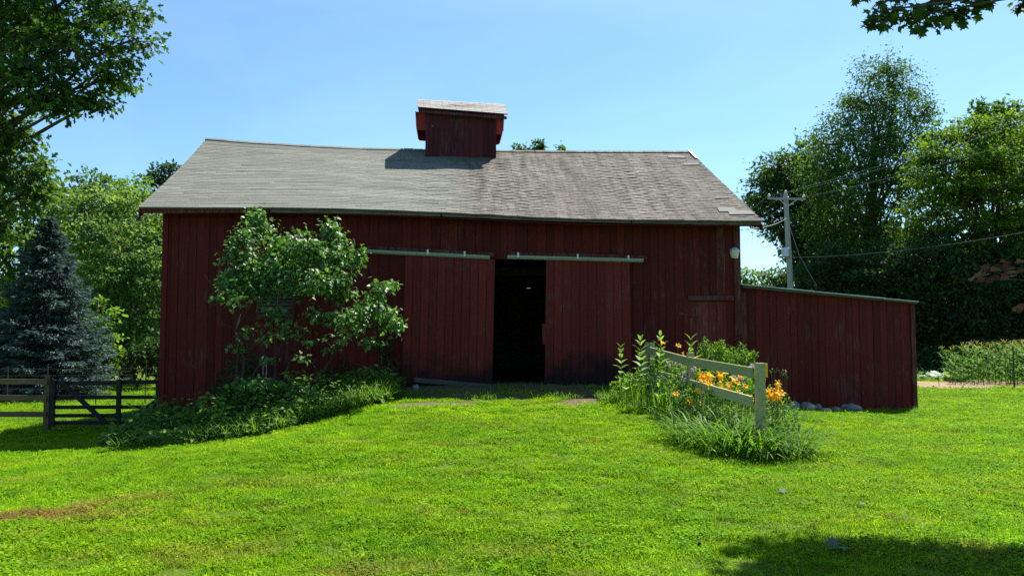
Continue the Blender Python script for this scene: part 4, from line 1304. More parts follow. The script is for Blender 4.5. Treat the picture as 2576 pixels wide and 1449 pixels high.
for i, (px, d, lab) in enumerate(((2090, 46, 'shadowed tree at the forest edge right of the utility pole'), (2215, 44, 'shadowed forest edge tree below the tallest crown'), (2330, 42, 'shadowed forest edge tree above the squash patch'), (2440, 41, 'shadowed forest edge tree behind the near end of the corn'), (2560, 42, 'shadowed forest edge tree at the right border behind the corn'), (2690, 42, 'shadowed forest tree beyond the right border of the corn'))):
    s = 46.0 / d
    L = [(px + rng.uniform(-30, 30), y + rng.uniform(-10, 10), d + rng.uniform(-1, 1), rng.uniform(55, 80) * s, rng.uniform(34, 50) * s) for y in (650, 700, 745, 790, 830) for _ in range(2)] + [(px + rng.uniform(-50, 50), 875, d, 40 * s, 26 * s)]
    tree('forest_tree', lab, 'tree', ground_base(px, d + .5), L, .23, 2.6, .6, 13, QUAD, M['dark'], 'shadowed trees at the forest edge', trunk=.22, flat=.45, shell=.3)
tree('distant_tree', 'pale distant trees seen between the barn corner and utility pole', 'tree', ground_base(1885, 75),
     [(1880, 700, 75, 26, 18), (1905, 712, 75, 22, 16), (1860, 705, 75, 26, 22), (1890, 740, 75, 50, 30), (1840, 740, 75, 50, 40), (1890, 800, 75, 50, 60)], .36, 1.6, .7, 16, QUAD, M['locust'], trunk=.2, flat=.6)
tree('distant_tree', 'darker distant tree just left of the utility pole foot', 'tree', ground_base(1950, 70),
     [(1940, 700, 70, 28, 20), (1965, 690, 70, 26, 24), (1985, 710, 70, 30, 24), (1950, 740, 70, 50, 36), (1960, 810, 70, 60, 60)], .34, 1.7, .65, 16, QUAD, M['tall'], trunk=.2, flat=.6)

# far wood that closes the view (one mass)
mb = MB()
for (xa, xb, y, hmax, K) in ((-75, -8, 62, 12, 3000), (-10, 14, 80, 8, 800), (13, 80, 56, 15, 4200)):
    cx_ = rng.uniform(xa, xb, K); cy_ = y + rng.uniform(-3, 3, K)
    prof = hmax * (.6 + .25 * np.sin(cx_ * .35) + .15 * np.sin(cx_ * 1.1 + 2))
    prof = np.where((cx_ > -12) & (cx_ < 21.5), np.minimum(prof, 4.6), prof)
    cz_ = prof * rng.random(K) ** .8 - .4
    idx = np.repeat(np.arange(K), 22)
    pos = np.stack([cx_, cy_, cz_], 1)[idx] + rng.normal(0, 1, (len(idx), 3)) * np.array([.8, .8, .5])
    nrm = np.array([0, -.3, .7]) + rng.normal(0, .5, (len(idx), 3))
    add_leaves(mb, pos, rng.normal(0, 1, (len(idx), 3)), nrm, rng.uniform(.4, .8, len(idx)), QUAD, np.clip(rng.normal(.4, .2, len(idx)), 0, 1))
tag(part('far_woods', mb, M['dark']), 'dark far woodland behind the nearer trees', 'woods', None, 'stuff')
# brush and tall weeds along the forest foot
mb = MB()
n = 9000
x = rng.uniform(8, 34, n); y = 40 + rng.normal(0, 1.4, n); z = height(x, y) + rng.random(n) ** 1.7 * 1.2
add_leaves(mb, np.stack([x, y, z], 1), rng.normal(0, 1, (n, 3)) + (0, 0, .4), rng.normal(0, .5, (n, 3)) + (0, -.2, .7), rng.uniform(.15, .35, n), QUAD, np.clip(rng.normal(.35, .2, n), 0, 1))
tag(part('forest_undergrowth', mb, M['dark']), 'dark brush along the foot of the right forest', 'undergrowth', None, 'stuff')

# ------------------------------------------------------------------ utility pole and wires
DP = 45.0
pt = P(1977, 488, DP); pb = P(1989, 800, DP)
up = thing('utility_pole', 'grey wooden utility pole with short crossarm above the shed roof', 'pole', (pb[0], DP, hz(pb[0], DP)))
o0 = np.array(up.location)
loc = lambda px, py, dy=0: P(px, py, DP) - o0 + np.array([0, dy, 0])
mb = MB(); mb.tube([loc(1993, 900) * np.array([1, 1, 0]) + (0, 0, -.3), loc(1989, 725), loc(1982, 600), loc(1976.5, 488)], [.2, .17, .15, .125], 10); part('shaft', mb, M['pole'], up)
mb = MB(); mb.beam(loc(1928, 501, -.2), loc(2023, 503, -.2), .1, .12); part('crossarm', mb, M['pole'], up)
for a, b_ in (((1957, 503), (1975, 520)), ((2001, 504), (1980, 520))):
    mb = MB(); mb.beam(loc(*a, -.24), loc(*b_, -.2), .03, .04); part('arm_brace', mb, M['galv'], up)
for px, py in ((1932, 497), (2019, 499), (1976.5, 487)):
    mb = MB(); c = loc(px, py, -.2 if px != 1976.5 else 0); mb.lathe([(.03, 0), (.08, .03), (.09, .08), (.05, .12), (.07, .14), (.02, .2)], 10, tuple(c)); part('insulator', mb, M['insul'], up)
mb = MB(); c = loc(1972.5, 648, -.28); mb.lathe([(.2, 0), (.23, .02), (.23, .5), (.2, .55), (.05, .58)], 14, tuple(c)); part('transformer', mb, M['galv'], up)
mb = MB(); mb.beam(loc(1973, 640, -.2), loc(1984, 640, 0), .06, .1); part('transformer_bracket', mb, M['galv'], up)

def wire(label, pts, sag, r=.008, name='power_line'):
    mb = MB()
    for a, b_ in zip(pts[:-1], pts[1:]):
        t = np.linspace(0, 1, 18)[:, None]
        L = a + (b_ - a) * t
        L[:, 2] -= sag * 4 * (t * (1 - t))[:, 0]
        mb.tube(L, r, 5, caps=False)
    tag(part(name, mb, M['wire']), label, 'wire', 'overhead wires at the utility pole')
wire('upper overhead wire rising from the pole crossarm to the right', [P(1930, 495, DP), P(2700, 255, 36)], .25)
wire('overhead wire from the pole top running just under the upper one', [P(1977, 486, DP), P(2700, 262, 36)], .3)
wire('lower crossarm overhead wire running out to the right border', [P(2020, 497, DP), P(2700, 310, 36)], .25)
wire('lowest overhead wire crossing the dark trees to the right border', [P(1986, 648, DP), P(2700, 560, 34)], .35)
wire('overhead wire from crossarm sloping down behind the barn roof end', [P(1930, 495, DP), P(1840, 560, 60)], .1)
wire('overhead wire from pole top sloping down behind the barn roof end', [P(1977, 486, DP), P(1850, 570, 60)], .1)
wire('middle pole wire sloping left behind the barn roof end', [P(1976, 517, DP), P(1850, 590, 60)], .1)
pe = toworld(UR0 - .1, 0.2, ez(UR0) - .1)
wire('service wire from the pole to the barn eave corner', [P(1979, 548, DP), pe], .12)
wire('thin upper wire crossing the sky gap beside the barn corner', [P(1986, 660, DP), P(1800, 684, 70)], .1)
wire('thin lower wire crossing the sky gap beside the barn corner', [P(1986, 662, DP), P(1820, 716, 70)], .1)
wire('slack guy wire slanting right down from the utility pole', [P(1983, 560, DP), P(2010, 640, DP - 1), P(2055, 720, DP - 2)], .02)

# ------------------------------------------------------------------ lilac against the barn
LD = 16.1
def lilac():
    base = G(690, 1050); base = np.array([base[0], 15.0, hz(base[0], 15.0)])
    t = thing('lilac_shrub', 'tall leggy lilac with heart-shaped leaves growing against the barn front', 'shrub', tuple(base))
    cl = [(640, 545, 26, 24, 1), (655, 575, 38, 28, 1), (610, 600, 30, 30, 1), (600, 640, 36, 32, 1), (625, 680, 50, 36, 1), (680, 650, 40, 34, 1), (700, 690, 50, 40, 1), (720, 615, 40, 28, 1), (765, 620, 40, 34, 1), (760, 670, 50, 34, 1),
          (830, 570, 24, 24, 1), (845, 610, 34, 32, 1), (835, 650, 40, 30, 1), (800, 640, 34, 30, 1), (880, 650, 30, 24, 1), (905, 645, 16, 20, 1), (850, 700, 40, 30, 1), (860, 735, 34, 24, 1), (800, 710, 40, 30, .8), (740, 730, 60, 26, .6), (650, 730, 44, 24, .8), (590, 720, 30, 24, .9), (565, 705, 22, 16, .8), (550, 745, 22, 18, .5), (590, 755, 34, 20, .5),
          (960, 725, 30, 18, 1), (985, 718, 20, 12, 1), (940, 760, 26, 20, .9), (930, 775, 40, 20, .9), (975, 800, 34, 26, 1), (1000, 815, 18, 20, 1), (900, 790, 40, 22, .9), (860, 800, 40, 20, .9), (820, 800, 34, 18, .7), (790, 790, 30, 16, .6),
          (890, 830, 50, 22, .5), (930, 860, 34, 14, .7), (850, 850, 30, 14, .4), (830, 880, 24, 10, .4), (690, 780, 40, 18, .5), (700, 810, 50, 26, .45), (740, 830, 40, 22, .4), (690, 845, 26, 12, .5), (640, 830, 20, 12, .3), (610, 840, 20, 12, .4), (600, 870, 26, 12, .4), (770, 860, 30, 14, .35),
          (660, 860, 16, 8, .6), (680, 905, 20, 10, .5), (760, 900, 18, 10, .6), (640, 960, 30, 12, .8), (600, 965, 26, 10, .8), (690, 965, 22, 10, .8), (750, 975, 26, 12, .8), (790, 985, 20, 10, .7), (730, 940, 14, 8, .5)]
    wd = MB(); lv = MB(); singles = []
    stems = [(-.35, .0), (-.2, -.1), (-.05, 0), (.1, -.1), (.25, .05), (.4, -.05)]
    forks = []
    for i, (sx, sy) in enumerate(stems):
        a = base + np.array([sx * .75, sy, -.1])
        tgt = P([600, 640, 700, 770, 840, 930][i], [760, 700, 720, 720, 740, 830][i], 14.95 + .1 * (i % 3))
        pts = limb(wd, a, tgt, .03, .014, 8, .22)
        forks.append(pts)
    for (px, py, rx, ry, dens) in cl:
        zc = P(px, py, 15.6)[2]
        dd = 15.7 - (4.05 - zc) * .53 - rng.uniform(-.1, .6)
        c = P(px, py, dd); r = np.array([rx, rx * .9, ry]) * dd / FPX
        # nearest point on a stem below the clump
        best = min(((np.linalg.norm(p - c) + (2 if p[2] > c[2] else 0), tuple(p)) for F_ in forks for p in F_[2:]), key=lambda q: q[0])
        limb(wd, np.array(best[1]), c, .016, .006, 6, .3)
        for _ in range(5):
            limb(wd, c - r * np.array([0, 0, .6]), c + r * unit(rng.normal(0, 1, 3)) * 1.05, .006, .003, 4, .3)
        n = int(rx * ry / 4.4 * dens * (1 if dens > .75 else .5)) + 6
        u_ = rng.normal(0, .5, (n, 3))
        u_[:, 2] += .15 * np.sin(u_[:, 0] * 5 + px)
        pos = c + u_ * r
        outw = unit(pos - c + (0, 0, .05))
        yd = outw * .7 + rng.normal(0, .5, (n, 3)) + np.array([0, -.1, -.75])
        nrm = outw * .5 + rng.normal(0, .45, (n, 3)) + np.array([0, -.25, .6])
        sz = rng.uniform(.05, .102, n)
        rd = np.clip(rng.normal(.5, .25, n), 0, 1)
        for k in range(n):
            singles.append((pos[k], yd[k], nrm[k], sz[k], rd[k]))
    for _ in range(46):      # bare twigs
        px, py = rng.uniform(560, 780), rng.uniform(700, 900)
        a = P(px, py, 15.3)
        limb(wd, a, a + np.array([rng.normal(0, .25), rng.normal(0, .15), rng.uniform(.05, .35)]), .006, .0025, 5, .5)
    for px, py, qx, qy in ((590, 780, 515, 690), (575, 770, 545, 665), (600, 900, 540, 862), (730, 980, 790, 945), (880, 690, 925, 640)):
        limb(wd, P(px, py, 15.3), P(qx, qy, 15.1), .007, .003, 6, .35)
    singles.sort(key=lambda q: -(q[3] + (.02 if q[0][2] > 1.8 else 0)) + q[0][1] * .05)
    one = MB(); add_leaves(one, np.zeros((1, 3)), np.array([[0, 1., 0]]), np.array([[0, 0, 1.]]), 1.0, HEART, .5)
    me = one.mesh('lilac_leaf', M['lilac_o'], True)
    for (p, y, n_, s, r_) in singles[:299]:
        yv = Vector(y).normalized(); xv = yv.cross(Vector(n_)).normalized(); zv = xv.cross(yv)
        o = link('leaf', me, t)
        o.matrix_basis = Matrix.Translation(Vector(p - base)) @ Matrix((xv, yv, zv)).transposed().to_4x4() @ Matrix.Scale(s, 4)
    rs = singles[299:]
    add_leaves(lv, np.array([q[0] for q in rs]), np.array([q[1] for q in rs]), np.array([q[2] for q in rs]), np.array([q[3] for q in rs]), HEART, np.array([q[4] for q in rs]))
    for m_ in (wd, lv): m_.v = [v - base for v in m_.v]
    part('stems', wd, M['bark_lilac'], t)
    o = part('foliage', lv, M['lilac'], t, True); o['kind'] = 'stuff'
lilac()

def bushlet(name, label, cat, L, leaf, n, tmpl, m, grp=None, stem=True, upv=.6):
    """leafy plant: lobes given as (px, py, d, rx, ry), leaves through their volume, stems from the ground"""
    lobes = lobes_px(L)
    cx_ = np.mean([c[0] for c, r in lobes]); cy_ = np.mean([c[1] for c, r in lobes])
    base = np.array([cx_, cy_, hz(cx_, cy_)])
    t = thing(name, label, cat, tuple(base), 0, grp)
    st = MB(); lv = MB()
    for c, r in lobes:
        for _ in range(3):
            limb(st, np.array([c[0] + rng.normal(0, r[0] * .3), c[1], hz(c[0], c[1]) - .03]), c + r * rng.uniform(-.7, .8, 3), .008, .003, 5, .15)
        k = int(n * r[0] * r[2] * 3.1) + 8
        u_ = unit(rng.normal(0, 1, (k, 3))) * (rng.random((k, 1)) ** .42)
        pos = c + u_ * r
        pos[:, 2] = np.maximum(pos[:, 2], height(pos[:, 0], pos[:, 1]) + .01)
        yd = u_ + rng.normal(0, .6, (k, 3)) + (0, 0, .0); nrm = np.array([0, -.15, upv]) + rng.normal(0, .42, (k, 3))
        add_leaves(lv, pos, yd, nrm, leaf * rng.uniform(.6, 1.3, k), tmpl, np.clip(rng.normal(.5, .22, k), 0, 1))
    for mbx in (st, lv): mbx.v = [v - base for v in mbx.v]
    part('stems', st, M['stalk'], t)
    part('leaves', lv, m, t)
    return t
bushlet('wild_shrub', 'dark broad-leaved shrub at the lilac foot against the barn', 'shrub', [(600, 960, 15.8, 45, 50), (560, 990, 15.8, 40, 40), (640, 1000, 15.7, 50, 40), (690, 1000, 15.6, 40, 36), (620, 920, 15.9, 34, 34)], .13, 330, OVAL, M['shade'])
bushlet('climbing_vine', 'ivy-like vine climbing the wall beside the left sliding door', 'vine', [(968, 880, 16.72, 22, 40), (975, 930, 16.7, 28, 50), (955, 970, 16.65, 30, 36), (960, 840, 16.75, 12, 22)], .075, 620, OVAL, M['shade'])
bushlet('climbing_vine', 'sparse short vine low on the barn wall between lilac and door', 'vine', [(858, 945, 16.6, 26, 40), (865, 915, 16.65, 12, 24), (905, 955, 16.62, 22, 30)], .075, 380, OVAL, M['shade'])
bushlet('milkweed_sprout', 'pale young plant poking up in front of the gate right end', 'plant', [(425 * 0 + 395, 1015, 16.2, 3, 20)], .12, 60, OVAL, M['green'])

# undergrowth strip along the left foundation
def undergrowth():
    low = np.array([G(*p)[:2] for p in ((262, 1118), (300, 1132), (480, 1122), (600, 1108), (700, 1090), (780, 1068), (850, 1048), (920, 1028), (985, 1012))])
    s_low = np.linspace(0, 1, len(low))
    hi = np.array([toworld(F(px, 1000)[0], -.12, 0)[:2] for px in (398, 440, 520, 600, 690, 780, 860, 930, 1005)])
    def pos2(a, b):
        L = np.stack([np.interp(a, s_low, low[:, 0]), np.interp(a, s_low, low[:, 1])], 1)
        H = np.stack([np.interp(a, s_low, hi[:, 0]), np.interp(a, s_low, hi[:, 1])], 1)
        return L + (H - L) * b[:, None]
    mb = MB()
    K = 620
    a = rng.random(K); b = rng.random(K) ** 1.1
    c2 = pos2(a, b)
    hh = (.2 + .42 * np.clip(b * 2.2, 0, 1) * (1 - .3 * b)) * (.5 + 1.1 * rng.random(K) ** 1.6) * np.interp(a, [0, .1, .5, .85, 1], [.6, .9, 1.05, .9, .5])
    m = rng.integers(14, 36, K)
    idx = np.repeat(np.arange(K), m); n = len(idx)
    zf = rng.random(n) ** .6
    ang = rng.random(n) * 6.283; rr = .17 * rng.random(n) ** .5
    x = c2[idx, 0] + np.cos(ang) * rr; y = c2[idx, 1] + np.sin(ang) * rr
    z = height(x, y) + .02 + zf * hh[idx]
    big = rng.random(K) < .35
    sz = np.where(big[idx], rng.uniform(.09, .16, n), rng.uniform(.045, .09, n))
    nrm = np.array([0, -.2, .75]) + rng.normal(0, .4, (n, 3)); yd = np.stack([np.cos(ang), np.sin(ang), rng.normal(-.1, .3, n)], 1)
    add_leaves(mb, np.stack([x, y, z], 1), yd, nrm, sz, OVAL, np.clip(.28 + .35 * zf + rng.normal(0, .16, n) + rng.normal(0, .12, K)[idx], 0, 1))
    n = 5200
    a = np.clip(rng.beta(2.0, 1.3, n), 0, 1); a[:1500] = rng.random(1500); b = rng.random(n) ** 1.4 * .8
    p2 = pos2(a, b); base = np.stack([p2[:, 0], p2[:, 1], height(p2[:, 0], p2[:, 1])], 1)
    ang = rng.random(n) * 6.283
    dirs = np.stack([np.cos(ang) * .45, np.sin(ang) * .45, np.ones(n)], 1)
    strips(mb, base, dirs, rng.uniform(.25, .62, n) * np.interp(a, [0, .6, .9, 1], [.75, .9, 1.1, .8]), rng.uniform(.006, .014, n), rng.uniform(.3, 1.6, n), np.clip(rng.normal(.7, .2, n), 0, 1))
    tag(part('undergrowth', mb, M['weed']), 'tangle of weeds and tall grass along the barn left foundation', 'undergrowth', None, 'stuff')
undergrowth()

# ------------------------------------------------------------------ flower bed
def flower_mesh():
    mb = MB()
    for k in range(6):
        a = k * math.pi / 3
        w = .5 if k % 2 else .36
        ca, sa = math.cos(a), math.sin(a)
        pr = [(0.02, 0, .05), (.22, .45, w * .8), (.55, .72, w), (.9, .7, w * .7), (1.05, .55, .05)]
        vv = []
        for r_, z_, ww in pr:
            for sg in (-1, 1):
                vv.append((ca * r_ - sa * ww * sg * .5, sa * r_ + ca * ww * sg * .5, z_))
        mb.add(vv, [(2 * i, 2 * i + 1, 2 * i + 3, 2 * i + 2) for i in range(4)])
    mb.tube([(0, 0, -.25), (0, 0, .1)], [.05, .1], 6)
    for k in range(4):
        mb.tube([(0, 0, .1), (.1 * math.cos(k * 1.6), .1 * math.sin(k * 1.6), .75)], [.015, .02], 4)
    return mb.mesh('flower', M['petal'], True)
FLOWER = flower_mesh()
def bud_mesh():
    mb = MB(); mb.lathe([(.02, 0), (.07, .15), (.1, .5), (.06, .85), (.01, 1.0)], 6); return mb.mesh('bud', M['petal'], True)
BUD = bud_mesh()

def daylily(label, px, py, d, n, L, flowers=(), spread=.28, buds=0):
    """px, py reads where the clump's foot is seen (None: use the ground at depth d)"""
    p = P(px, 900, d); base = np.array([p[0], d, hz(p[0], d)])
    t = thing('daylily_plant', label, 'daylily', tuple(base), 0, 'orange daylilies in the flower bed')
    mb = MB()
    ang = rng.random(n) * 6.283; rr = spread * rng.random(n) ** .6
    b = np.stack([np.cos(ang) * rr, np.sin(ang) * rr, np.zeros(n) - .02], 1)
    b[:, 2] += height(base[0] + b[:, 0], base[1] + b[:, 1]) - base[2]
    a2 = ang + rng.normal(0, .7, n)
    tilt = rng.uniform(.15, .75, n)
    dirs = np.stack([np.cos(a2) * tilt, np.sin(a2) * tilt, np.ones(n)], 1)
    strips(mb, b, dirs, L * rng.uniform(.6, 1.15, n), rng.uniform(.015, .027, n), rng.uniform(.9, 2.5, n), np.clip(rng.normal(.45, .25, n), 0, 1), 5)
    part('leaf_blades', mb, M['lily'], t)
    sk = MB(); k = 0
    for fl in flowers:
        fx, fy = fl[0], fl[1]
        fd = d + (fl[2] if len(fl) > 2 else rng.uniform(-.12, .12))
        c = P(fx, fy, fd) - base
        sk.tube([(c[0] * .45, c[1] * .45, 0), (c[0] * .8, c[1] * .8, c[2] * .6), tuple(c - (0, 0, .03))], [.006, .005, .004], 5)
        o = link('flower', FLOWER, t)
        o.location = c
        tl = rng.uniform(.4, 1.25); az = rng.uniform(-2.6, .4)
        o.rotation_euler = (tl, 0, az + 1.57 - 1.57)
        o.rotation_euler = Vector((math.cos(az) * math.sin(tl), math.sin(az) * math.sin(tl) - .3, math.cos(tl))).to_track_quat('Z', 'Y').to_euler()
        o.scale = (.066 * rng.uniform(.85, 1.15),) * 3
    for _ in range(buds):
        c = np.array([rng.normal(0, .18), rng.normal(0, .12), rng.uniform(.65, .95)])
        sk.tube([(c[0] * .4, c[1] * .4, 0), tuple(c)], [.006, .004], 5)
        for q in range(3):
            o = link('bud', BUD, t); o.location = c; o.rotation_euler = (rng.normal(0, .6), rng.normal(0, .6), 0); o.scale = (.075,) * 3
    if sk.v: part('stalks', sk, M['stalk'], t)
    return t
daylily('biggest daylily clump, arching over the lawn before the near fence post', 1840, 0, 10.25, 210, .85, [(1850, 1233, -.2)], .42)
daylily('large bushy flowerless daylily clump left of the near fence post foot', 1765, 0, 10.75, 170, .78, [], .38)
daylily('dark arching daylily clump hiding the foot of the near fence post', 1900, 0, 10.05, 150, .7, [], .3)
daylily('daylily clump right of the near fence post with low orange blooms', 1955, 0, 10.7, 120, .68, [(1940, 998), (1955, 1003), (1948, 990), (1963, 995), (1936, 986), (1952, 968), (1958, 982)], .3, 2)
daylily('arching flowerless daylily clump on the bed right border', 1975, 0, 10.4, 140, .7, [], .32)
daylily('daylily clump behind the lower rail topped by the big bloom cluster', 1815, 0, 11.9, 80, .72, [(1803, 945), (1816, 950), (1808, 962), (1788, 957), (1829, 970), (1841, 960), (1850, 966), (1836, 980), (1812, 976), (1872, 975), (1822, 940), (1858, 950), (1780, 972)], .25)
daylily('daylily clump between the rails with paler yellow-orange blooms', 1765, 0, 12.4, 70, .7, [(1763, 945), (1770, 950), (1778, 945), (1785, 948), (1772, 962), (1780, 970), (1790, 975), (1768, 975), (1757, 958)], .25)
daylily('daylily with one open bloom leaning by the near post lower rail', 1860, 0, 11.2, 60, .62, [(1858, 992), (1885, 1004)], .22, 1)
daylily('daylily with scattered blooms in front of the lower rail', 1725, 0, 11.9, 70, .6, [(1733, 1010), (1738, 1020), (1755, 985), (1700, 995), (1765, 1022)], .24)
daylily('tall daylily with single orange bloom against the dark barn', 1712, 0, 14.4, 40, .7, [(1705, 873), (1663, 866)], .2, 4)
daylily('far daylily clump near the middle fence post', 1700, 0, 13.2, 60, .6, [], .24)
daylily('daylily clump with tall seed stems right of the near post', 1940, 0, 11.5, 50, .6, [], .2, 3)

def sword_clump(label, px, d, n, L):
    p = P(px, 900, d); base = np.array([p[0], d, hz(p[0], d)])
    t = thing('iris_plant', label, 'iris', tuple(base), 0, 'sword-leaved irises in the flower bed')
    mb = MB(); ang = rng.random(n) * 6.283; rr = .16 * rng.random(n) ** .5
    b = np.stack([np.cos(ang) * rr, np.sin(ang) * rr, np.zeros(n) - .03], 1)
    dirs = np.stack([np.cos(ang) * .16 + rng.normal(0, .08, n), np.sin(ang) * .16, np.ones(n)], 1)
    strips(mb, b, dirs, L * rng.uniform(.65, 1.1, n), rng.uniform(.022, .036, n), rng.uniform(.02, .35, n), np.clip(rng.normal(.6, .2, n), 0, 1), 4)
    part('leaf_blades', mb, M['lily'], t)
sword_clump('upright sword-leaved iris clump before the lower rail', 1680, 12.7, 34, .62)
sword_clump('sword-leaved iris clump left of the milkweed stem', 1595, 13.9, 26, .6)
sword_clump('smaller sword-leaved iris clump toward the middle post', 1650, 13.2, 26, .55)

def milkweed(label, px, ptop, d, pbase=None, nw=8, leafL=.16):
    p = P(px, ptop, d); g = hz(p[0], d); base = np.array([p[0], d, g])
    H = p[2] - g
    t = thing('milkweed_plant', label, 'milkweed', tuple(base), 0, 'milkweeds at the fence')
    st = MB(); st.tube([(0, 0, -.05), (.01, 0, H * .5), (0, 0, H * .97)], [.009, .007, .004], 6); part('stem', st, M['stalk'], t)
    for i in range(nw):
        z = H * (.32 + .66 * i / (nw - 1)); a0 = i * 2.2 + rng.normal(0, .25)
        up_ = .35 + .9 * (i / (nw - 1)) ** 2
        L = leafL * (1.05 - .45 * abs(i / (nw - 1) - .45) * 1.6)
        for sg in (0, math.pi):
            a = a0 + sg
            o = link('leaf', MILK, t)
            yv = Vector((math.cos(a), math.sin(a), up_)).normalized(); zv0 = Vector((-math.cos(a) * .6, -math.sin(a) * .6, 1)); xv = yv.cross(zv0).normalized(); zv = xv.cross(yv)
            o.matrix_basis = Matrix.Translation((0, 0, z)) @ Matrix((xv, yv, zv)).transposed().to_4x4() @ Matrix.Scale(L * 1.2, 4)
def mk_milk():
    mb = MB()
    ys = np.linspace(0, 1, 6); w = np.array([.02, .15, .19, .17, .1, .01]); zz = np.array([0, .02, .03, .02, -.02, -.08])
    v = []
    for y_, w_, z_ in zip(ys, w, zz): v += [(-w_, y_, z_ + w_ * .3), (0, y_, z_), (w_, y_, z_ + w_ * .3)]
    mb.add(v, [(3 * i + k, 3 * i + k + 1, 3 * i + k + 4, 3 * i + k + 3) for i in range(5) for k in (0, 1)])
    return mb.mesh('leaf', M['milk'], True)
MILK = mk_milk()
milkweed('leftmost tall milkweed standing alone against the right sliding door', 1562, 872, 14.4, nw=8)
milkweed('tall dark-stemmed milkweed rooted at the bed lawn edge', 1611, 853, 13.6, nw=10, leafL=.185)
milkweed('tall milkweed rising in front of the upper rail with pinkish top', 1661, 841, 13.8, nw=10, leafL=.18)
milkweed('milkweed whose broad leaves top the middle fence post', 1738, 852, 13.5, nw=8, leafL=.21)
milkweed('short pale milkweed under the leftmost tall one', 1574, 943, 13.9, nw=4, leafL=.14)
milkweed('small bright yellow-green milkweed before the far rail', 1657, 972, 12.8, nw=3, leafL=.15)

GB = 'leafy perennials in the flower bed'
bushlet('leafy_perennial', 'wide leafy plant filling the bed between the rails behind the blooms', 'plant', [(1800, 950, 13.2, 60, 34), (1860, 950, 13.0, 40, 34), (1760, 940, 13.6, 40, 36), (1890, 965, 12.6, 26, 34), (1830, 990, 12.7, 60, 26)], .055, 900, OVAL, M['green'], GB)
bushlet('leafy_perennial', 'bright leafy plant behind the lower rail at the far post', 'plant', [(1690, 950, 14.6, 40, 30), (1730, 950, 14.0, 34, 30), (1650, 950, 15.0, 30, 24)], .055, 900, OVAL, M['green'], GB)
bushlet('leafy_perennial', 'tall green leafy perennial behind the middle rail before the small door', 'plant', [(1790, 895, 14.4, 36, 34), (1770, 880, 14.4, 16, 26), (1815, 885, 14.4, 24, 24), (1812, 868, 14.4, 8, 16), (1840, 905, 14.2, 30, 26), (1775, 860, 14.4, 5, 14)], .055, 1500, OVAL, M['green'], GB)
bushlet('leafy_perennial', 'green leafy perennial against the shed corner behind the near post', 'plant', [(1860, 900, 14, 26, 26), (1868, 875, 14, 10, 14), (1885, 905, 14, 16, 22), (1897, 892, 14, 8, 10), (1880, 930, 14, 30, 26)], .055, 1500, OVAL, M['green'], GB)
bushlet('leafy_perennial', 'low bright leafy plant at the bed far left end', 'plant', [(1575, 960, 14.9, 26, 18), (1600, 955, 14.9, 22, 18), (1555, 975, 14.6, 22, 16), (1590, 980, 14.4, 30, 16)], .06, 1300, OVAL, M['green'], GB)
bushlet('leafy_perennial', 'yellow-green leafy plant between far post and upper rail', 'plant', [(1665, 905, 14.8, 24, 18), (1690, 915, 14.6, 24, 20), (1650, 925, 14.8, 18, 16), (1720, 930, 14, 24, 20)], .06, 1300, OVAL, M['green'], GB)
bushlet('leafy_perennial', 'leafy filler plant below the big bloom cluster', 'plant', [(1800, 990, 12.4, 40, 18), (1850, 985, 12.2, 40, 20), (1760, 985, 12.6, 30, 18), (1880, 970, 12.4, 24, 24)], .05, 1500, OVAL, M['green'], GB)
bushlet('leafy_perennial', 'dense low leafy plant filling the bed before the lower rail', 'plant', [(1700, 985, 12.4, 34, 24), (1740, 1000, 12, 34, 24), (1790, 1030, 11.6, 40, 22), (1850, 1040, 11.3, 40, 24)], .05, 1300, OVAL, M['weed'], GB)
bushlet('leafy_perennial', 'loose leafy stems growing up in front of the lower rail', 'plant', [(1640, 955, 13.6, 26, 28), (1605, 950, 14.2, 30, 26), (1675, 970, 13.0, 28, 26), (1690, 945, 12.9, 24, 30), (1720, 962, 12.6, 26, 30), (1655, 940, 13.5, 24, 26), (1750, 985, 12.2, 26, 28), (1785, 1000, 11.8, 24, 22)], .055, 750, OVAL, M['weed'], GB)
bushlet('leafy_perennial', 'leafy plant at the bed right side by the rocks', 'plant', [(1935, 1000, 11.5, 26, 26), (1960, 1015, 11.4, 34, 26), (1990, 1060, 10.9, 30, 24), (1940, 1075, 10.6, 34, 26), (1945, 1030, 11.2, 34, 26), (1985, 1040, 11.1, 26, 26), (1965, 1070, 10.8, 40, 26)], .05, 1300, OVAL, M['weed'], GB)

def beebalm(label, pts, d):
    c0 = np.mean(np.array(pts), 0); p = P(c0[0], c0[1], d); base = np.array([p[0], d, hz(p[0], d)])
    t = thing('bee_balm', label, 'flower', tuple(base), 0, 'pale pink bee balms behind the rails')
    st = MB()
    for px, py in pts:
        c = P(px, py, d + rng.uniform(-.15, .15)) - base
        st.tube([(c[0] * .7, c[1], 0), tuple(c)], [.004, .003], 5)
        mb = MB(); n = 26
        u_ = unit(rng.normal(0, 1, (n, 3)) + (0, 0, .3))
        add_leaves(mb, c + u_ * .008, u_, rng.normal(0, 1, (n, 3)), rng.uniform(.025, .042, n), QUAD, rng.random(n), .6)
        part('flower_head', mb, M['bee'], t)
    part('stalks', st, M['stalk'], t)
beebalm('pale pink bee balm flowers between upper rail and middle post', [(1680, 912), (1690, 909), (1700, 915), (1708, 910), (1687, 922), (1712, 918), (1720, 922)], 14.3)
beebalm('pale pink bee balm flowers under the upper rail near the near post', [(1846, 948), (1856, 952), (1866, 955), (1875, 950), (1884, 956)], 12.7)
beebalm('pale pink bee balm flowers below the lower rail by the middle post', [(1722, 938), (1730, 944), (1715, 950), (1725, 955), (1742, 930), (1748, 925)], 12.7)
beebalm('few faded bee balm heads beside the top of the near post', [(1893, 918), (1900, 922), (1888, 924)], 12.7)

